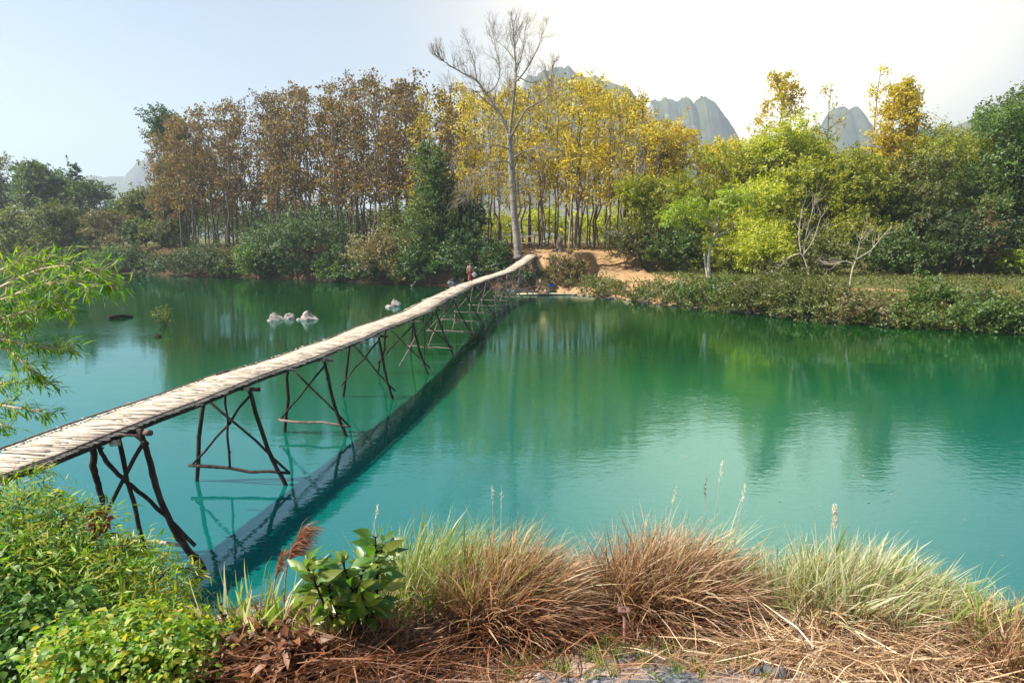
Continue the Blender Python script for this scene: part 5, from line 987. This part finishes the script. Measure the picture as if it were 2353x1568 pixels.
c = on_ground(775, 1455); t = at_y(764, 1338, c[1] + .1); stick('wooden_post', 'short grey broken post at the water behind the broad leaved plant', 'post', wobbly(c - np.array([0, 0, .1]), t, np.random.default_rng(5), .006, 6), .02, 'pole', 8)

# left foreground: bamboo foliage, creeper, red sprig
def bamboo_spray(o, path, rng, gs, gl, leaf=.088, dens=9, tl=.35, down=.25):
    """a leafy branch: twigs leave the path and carry fans of narrow leaves"""
    P = curve(path, 8); tube(gs, P, np.linspace(.012, .003, len(P)), 5); n = len(P); Ps, Ds, Ls = [], [], []
    for i in range(n // 5, n):
        for s in range(dens // 3):
            ax = nz(P[min(i + 1, n - 1)] - P[i - 1]); d = nz(ax * .9 + rdir(rng, 1)[0] * .8 + np.array([0, 0, .1])); ln = tl * rng.uniform(.3, 1) * (1 - .5 * i / n); e = P[i] + d * ln; tube(gs, [P[i], (P[i] + e) / 2 + np.array([0, 0, .01]), e], [.0025, .002, .001], 4)
            for f in np.linspace(.35, 1, max(2, int(ln * 16))):
                m = 2; q = P[i] + d * ln * f; Ps.append(np.tile(q, (m, 1))); Ds.append(nz(d * .8 + rng.normal(0, .6, (m, 3)) + np.array([0, 0, -down]))); Ls.append(leaf * rng.uniform(.55, 1.25, m))
    Pp, D, L = np.concatenate(Ps), np.concatenate(Ds), np.concatenate(Ls); N = nz(rng.normal(0, .45, D.shape) + np.array([0, 0, 1.])); N = nz(N - D * np.sum(N * D, -1, keepdims=True)); leaf_fine(gl, Pp, D, N, L, L * .14, .25, .15)
rng = np.random.default_rng(91); c = np.array([-5.6, 5.2, 0]); c[2] = float(H(c[0], c[1])); o = thing('bamboo_plant', 'bamboo with bright green leafy branches reaching in from the left edge', 'bamboo', tuple(c)); gs = Geo(); gl = Geo(); L_ = lambda pts: [at_y(u, v, y) - c for u, v, y in pts]
culms = [[(0, 0, -.2), (.05, 0, 1.2), (.15, 0, 2.3), (.5, .1, 3.0)], [(.1, .1, -.2), (0, .1, .9), (.2, 0, 1.7), (.6, 0, 2.1)], [(-.1, 0, -.2), (-.1, .05, 1.0), (.1, .1, 1.5), (.5, .1, 1.6)]]
for q in culms: P = curve(q, 8); tube(gs, P, np.linspace(.025, .009, len(P)), 7)
for pts, dn, tl in [([(-90, 700, 5), (0, 660, 5), (90, 620, 4.9), (170, 612, 4.8), (225, 632, 4.7), (252, 655, 4.7)], 9, .27), ([(-90, 720, 5), (0, 690, 4.8), (80, 660, 4.7), (150, 645, 4.6), (210, 660, 4.5)], 9, .24), ([(-90, 660, 5.2), (-20, 630, 5.1), (40, 605, 5.0), (90, 600, 5)], 6, .22), ([(-90, 760, 4.9), (-10, 735, 4.8), (60, 715, 4.7), (120, 700, 4.7), (160, 712, 4.6)], 9, .25),
                ([(-90, 790, 4.9), (0, 780, 4.9), (60, 790, 4.8), (120, 800, 4.8), (165, 802, 4.8)], 6, .2), ([(-90, 830, 5), (0, 800, 4.9), (50, 830, 4.8), (75, 860, 4.8)], 6, .2), ([(-90, 880, 5), (-10, 880, 5), (50, 878, 4.9), (125, 883, 4.9)], 6, .2), ([(-90, 930, 5), (-10, 930, 5), (50, 938, 4.9), (118, 950, 4.9)], 6, .2), ([(-90, 975, 5), (-30, 970, 5), (20, 978, 4.9)], 6, .2), ([(-90, 760, 4.9), (-30, 745, 4.9), (20, 740, 4.8), (60, 755, 4.8)], 6, .25)]:
    bamboo_spray(o, L_(pts), rng, gs, gl, dens=dn, tl=tl)
gs.obj('culm', M['bamboo'], o, smooth=True); gl.obj('leaves', M['bambooleaf'], o)
def fineshrub(label, name, u, v, lobes, n, leaf, asp, mat, seed, up=.6, droop=.2, sprays=(), clump=.22, cat='shrub', fine=True, spl=.09):
    """near shrub: leaves on many clumps; lobes given as image spot, distance, radius"""
    rng = np.random.default_rng(seed); c = on_ground(u, v); o = thing(name, label, cat, tuple(c)); g = Geo(); gs = Geo(); tot = sum(l[3] ** 2 for l in lobes)
    for lu, lv, ly, r in lobes:
        ce = (at_y(lu, lv, ly) if ly else on_ground(lu, lv) + np.array([0, 0, r * .25])) - c; m = int(n * r * r / tot); k = max(6, m // 14); d = rdir(rng, k); d[:, 2] = np.abs(d[:, 2]) * np.where(rng.random(k) < .8, 1, -1); cen = ce + d * r * rng.uniform(.45, 1.08, (k, 1)) * np.array([1, 1, .85]); idx = rng.integers(0, k, m); P = cen[idx] + rng.normal(0, clump * r, (m, 3)) * np.array([1, 1, .6])
        out = nz(P - ce); N = nz(out * .4 + np.array([0, 0, up]) + rng.normal(0, .4, (m, 3))); D = nz(np.cross(N, rdir(rng, m)) + out * .7 + np.array([0, 0, -droop])); N = nz(N - D * np.sum(N * D, -1, keepdims=True)); L = leaf * rng.uniform(.5, 1.35, m); leaf_fine(g, P, D, N, L, L * asp, .3, .12)
        for _ in range(3): e = cen[rng.integers(k)]; rt = e + np.array([rng.normal(0, .15), rng.normal(.1, .15), 0]); rt[2] = float(H(rt[0] + c[0], rt[1] + c[1])) - c[2] - .05; rt[2] = max(rt[2], e[2] - 1.5); tube(gs, wobbly(rt, e, rng, .04, 7), np.linspace(.007, .003, 7), 5)
    for pts in sprays: bamboo_spray(o, [np.zeros(3)] + [at_y(a, b, y) - c for a, b, y in pts], rng, gs, g, leaf=spl, dens=6, tl=.22, down=.1)
    g.obj('foliage', M[mat], o); gs.obj('stem', M['darkwood'], o, smooth=True); return o
fineshrub('feathery yellow green bamboo shrub in the lower left below the bridge', 'bamboo_shrub', 240, 1480, [(40, 1210, 6.0, .42), (140, 1260, 5.9, .46), (250, 1330, 5.7, .42), (350, 1385, 5.5, .38), (400, 1490, 5.1, .25), (180, 1390, 5.3, .45), (320, 1470, 5.1, .35), (60, 1330, 5.4, .42), (200, 1470, 4.9, .34)], 12500, .10, .17, 'yellowleaf', 1, sprays=[[(150, 1250, 6), (170, 1190, 6), (195, 1165, 6)], [(250, 1330, 5.8), (290, 1270, 5.8), (330, 1255, 5.8)], [(330, 1370, 5.6), (390, 1310, 5.6), (430, 1305, 5.6), (455, 1320, 5.6)], [(60, 1230, 6.2), (90, 1130, 6.3), (140, 1140, 6.3)], [(20, 1200, 6.2), (10, 1120, 6.3), (50, 1090, 6.3), (110, 1085, 6.3)], [(400, 1460, 5.2), (450, 1440, 5.2), (475, 1455, 5.2)]])
fineshrub('dark creeper with heart shaped leaves filling the bottom left corner', 'creeper', 150, 1565, [(30, 1400, 5.1, .42), (120, 1470, 4.8, .42), (40, 1540, 4.5, .4), (200, 1540, 4.5, .38), (310, 1540, 4.4, .3), (400, 1530, 4.5, .22), (20, 1300, 5.6, .35)], 6500, .065, .75, 'vineleaf', 2, cat='creeper', droop=.4)
fineshrub('low yellow green creeper between the dark creeper and the rusty leaf heap', 'creeper', 430, 1555, [(440, 1500, 4.7, .2), (470, 1560, 4.3, .18), (380, 1560, 4.2, .16), (250, 1545, 0, .25), (330, 1530, 0, .25), (400, 1560, 0, .25), (480, 1540, 0, .2), (180, 1560, 0, .25)], 7000, .042, .6, 'yellowleaf', 3, cat='creeper')
fineshrub('sprig with scarlet leaves at the edge of the bamboo shrub', 'red_leaf_sprig', 235, 1330, [(228, 1195, 6.0, .10), (218, 1240, 5.95, .09), (285, 1250, 5.9, .06), (240, 1270, 5.9, .07)], 190, .075, .42, 'redleaf', 4, cat='plant', droop=.6)
fineshrub('small scarlet leaved weed on the rusty leaf heap', 'red_leaf_sprig', 545, 1540, [(530, 1490, 4.4, .06), (555, 1500, 4.4, .05), (525, 1530, 4.3, .05)], 90, .05, .6, 'redleaf', 5, cat='plant')
strawmat('brown stems and dry blades around the dirt bump at the left', 'dry_stems', [(520, 1470, .2, .12, 260), (700, 1540, .25, .12, 420)], 6, 'rustleaf', (.1, .4), .007, .18)
rng = np.random.default_rng(93)
for k, (u, v, tu, tv, lb) in enumerate([(560, 1500, 500, 1395, 'thin dark stem with black seed balls leaning left'), (650, 1490, 780, 1350, 'thin dark stem with black seed balls leaning right')]):
    b = on_ground(u, v); t = at_y(tu, tv, b[1]) - b; o = thing('seed_stem', lb, 'plant', tuple(b)); g = Geo(); P = curve([(0, 0, 0), t * .5 + rng.normal(0, .02, 3), t], 6); tube(g, P, np.linspace(.004, .002, len(P)), 5); g.obj('stem', M['darkwood'], o); g = Geo()
    for j in range(14): q = P[rng.integers(4, len(P))] + rng.normal(0, .012, 3); tube(g, [q + [0, 0, -.008], q + [0, 0, -.004], q + [0, 0, .004], q + [0, 0, .008]], [.002, .008, .008, .002], 7)
    g.obj('seed_ball', M['darkwood'], o, smooth=True)

# stones and roots along the waterline, leaves adrift on the water
rng = np.random.default_rng(301); g = Geo()
for k in range(420):
    x = rng.uniform(-2, 40); y = float(np.interp(x, FX, FY)) + .35 * float(wob(np.array(x), np.array(0.), 1.0, .7)) + rng.normal(.35, .5); rr = rng.uniform(.04, .2) * (1 if rng.random() < .85 else 1.8)
    V0 = np.array([(1, 0, 0), (-1, 0, 0), (0, 1, 0), (0, -1, 0), (0, 0, .6), (0, 0, -.6), (.6, .6, .3), (-.6, .6, .25), (.6, -.6, .3), (-.6, -.6, .3)]) * rr * rng.uniform(.7, 1.3, (10, 1)) + np.array([x, y, max(float(H(x, y)), -.05) + rr * .1])
    g.add(V0, None, [[0, 6, 4], [6, 2, 4], [2, 7, 4], [7, 1, 4], [1, 9, 4], [9, 3, 4], [3, 8, 4], [8, 0, 4], [0, 5, 6], [6, 5, 2], [2, 5, 7], [7, 5, 1], [1, 5, 9], [9, 5, 3], [3, 5, 8], [8, 5, 0]])
tag(g.obj('shore_stones', M['greyrock']), 'small stones strewn along the far waterline', 'stones', kind='stuff')
g = Geo(); n = 150; x = rng.uniform(-4, 14, n); y = rng.uniform(9.5, 34, n); P = np.stack([x, y, np.full(n, .006)], -1); N = nz(rng.normal(0, .1, (n, 3)) + np.array([0, 0, 1.])); D = nz(np.cross(N, rdir(rng, n))); L = rng.uniform(.02, .07, n); leaf_quads(g, P, D, N, L, L * .6, -.05)
tag(g.obj('floating_leaves', M['straw']), 'scattered tiny leaves drifting on the near water', 'leaves', kind='stuff')
# woods far along the banks, one mass on each side
rng = np.random.default_rng(401)
for lb, xs_, off in (('distant wood along the far left bank', (-420, -100), 8), ('wood continuing along the right bank', (58, 190), 30)):
    g = Geo()
    for k in range(70):
        x = rng.uniform(*xs_); y = float(np.interp(x, FX, FY)) + off + rng.uniform(0, 45); h = rng.uniform(9, 20); w = rng.uniform(8, 14)
        if x > -135 and x < 0 and abs(x / y) < .78: continue
        z = float(H(x, y)); lbs = [(x + q[0], y + q[1], z + q[2], q[3], q[4], q[5]) for q in lobes_for('full', h, w, rng)]
        crown_geo(g, lbs, 1100, .8, .6, rng)
    tag(g.obj('distant_wood', M['green']), lb, 'wood', kind='stuff')
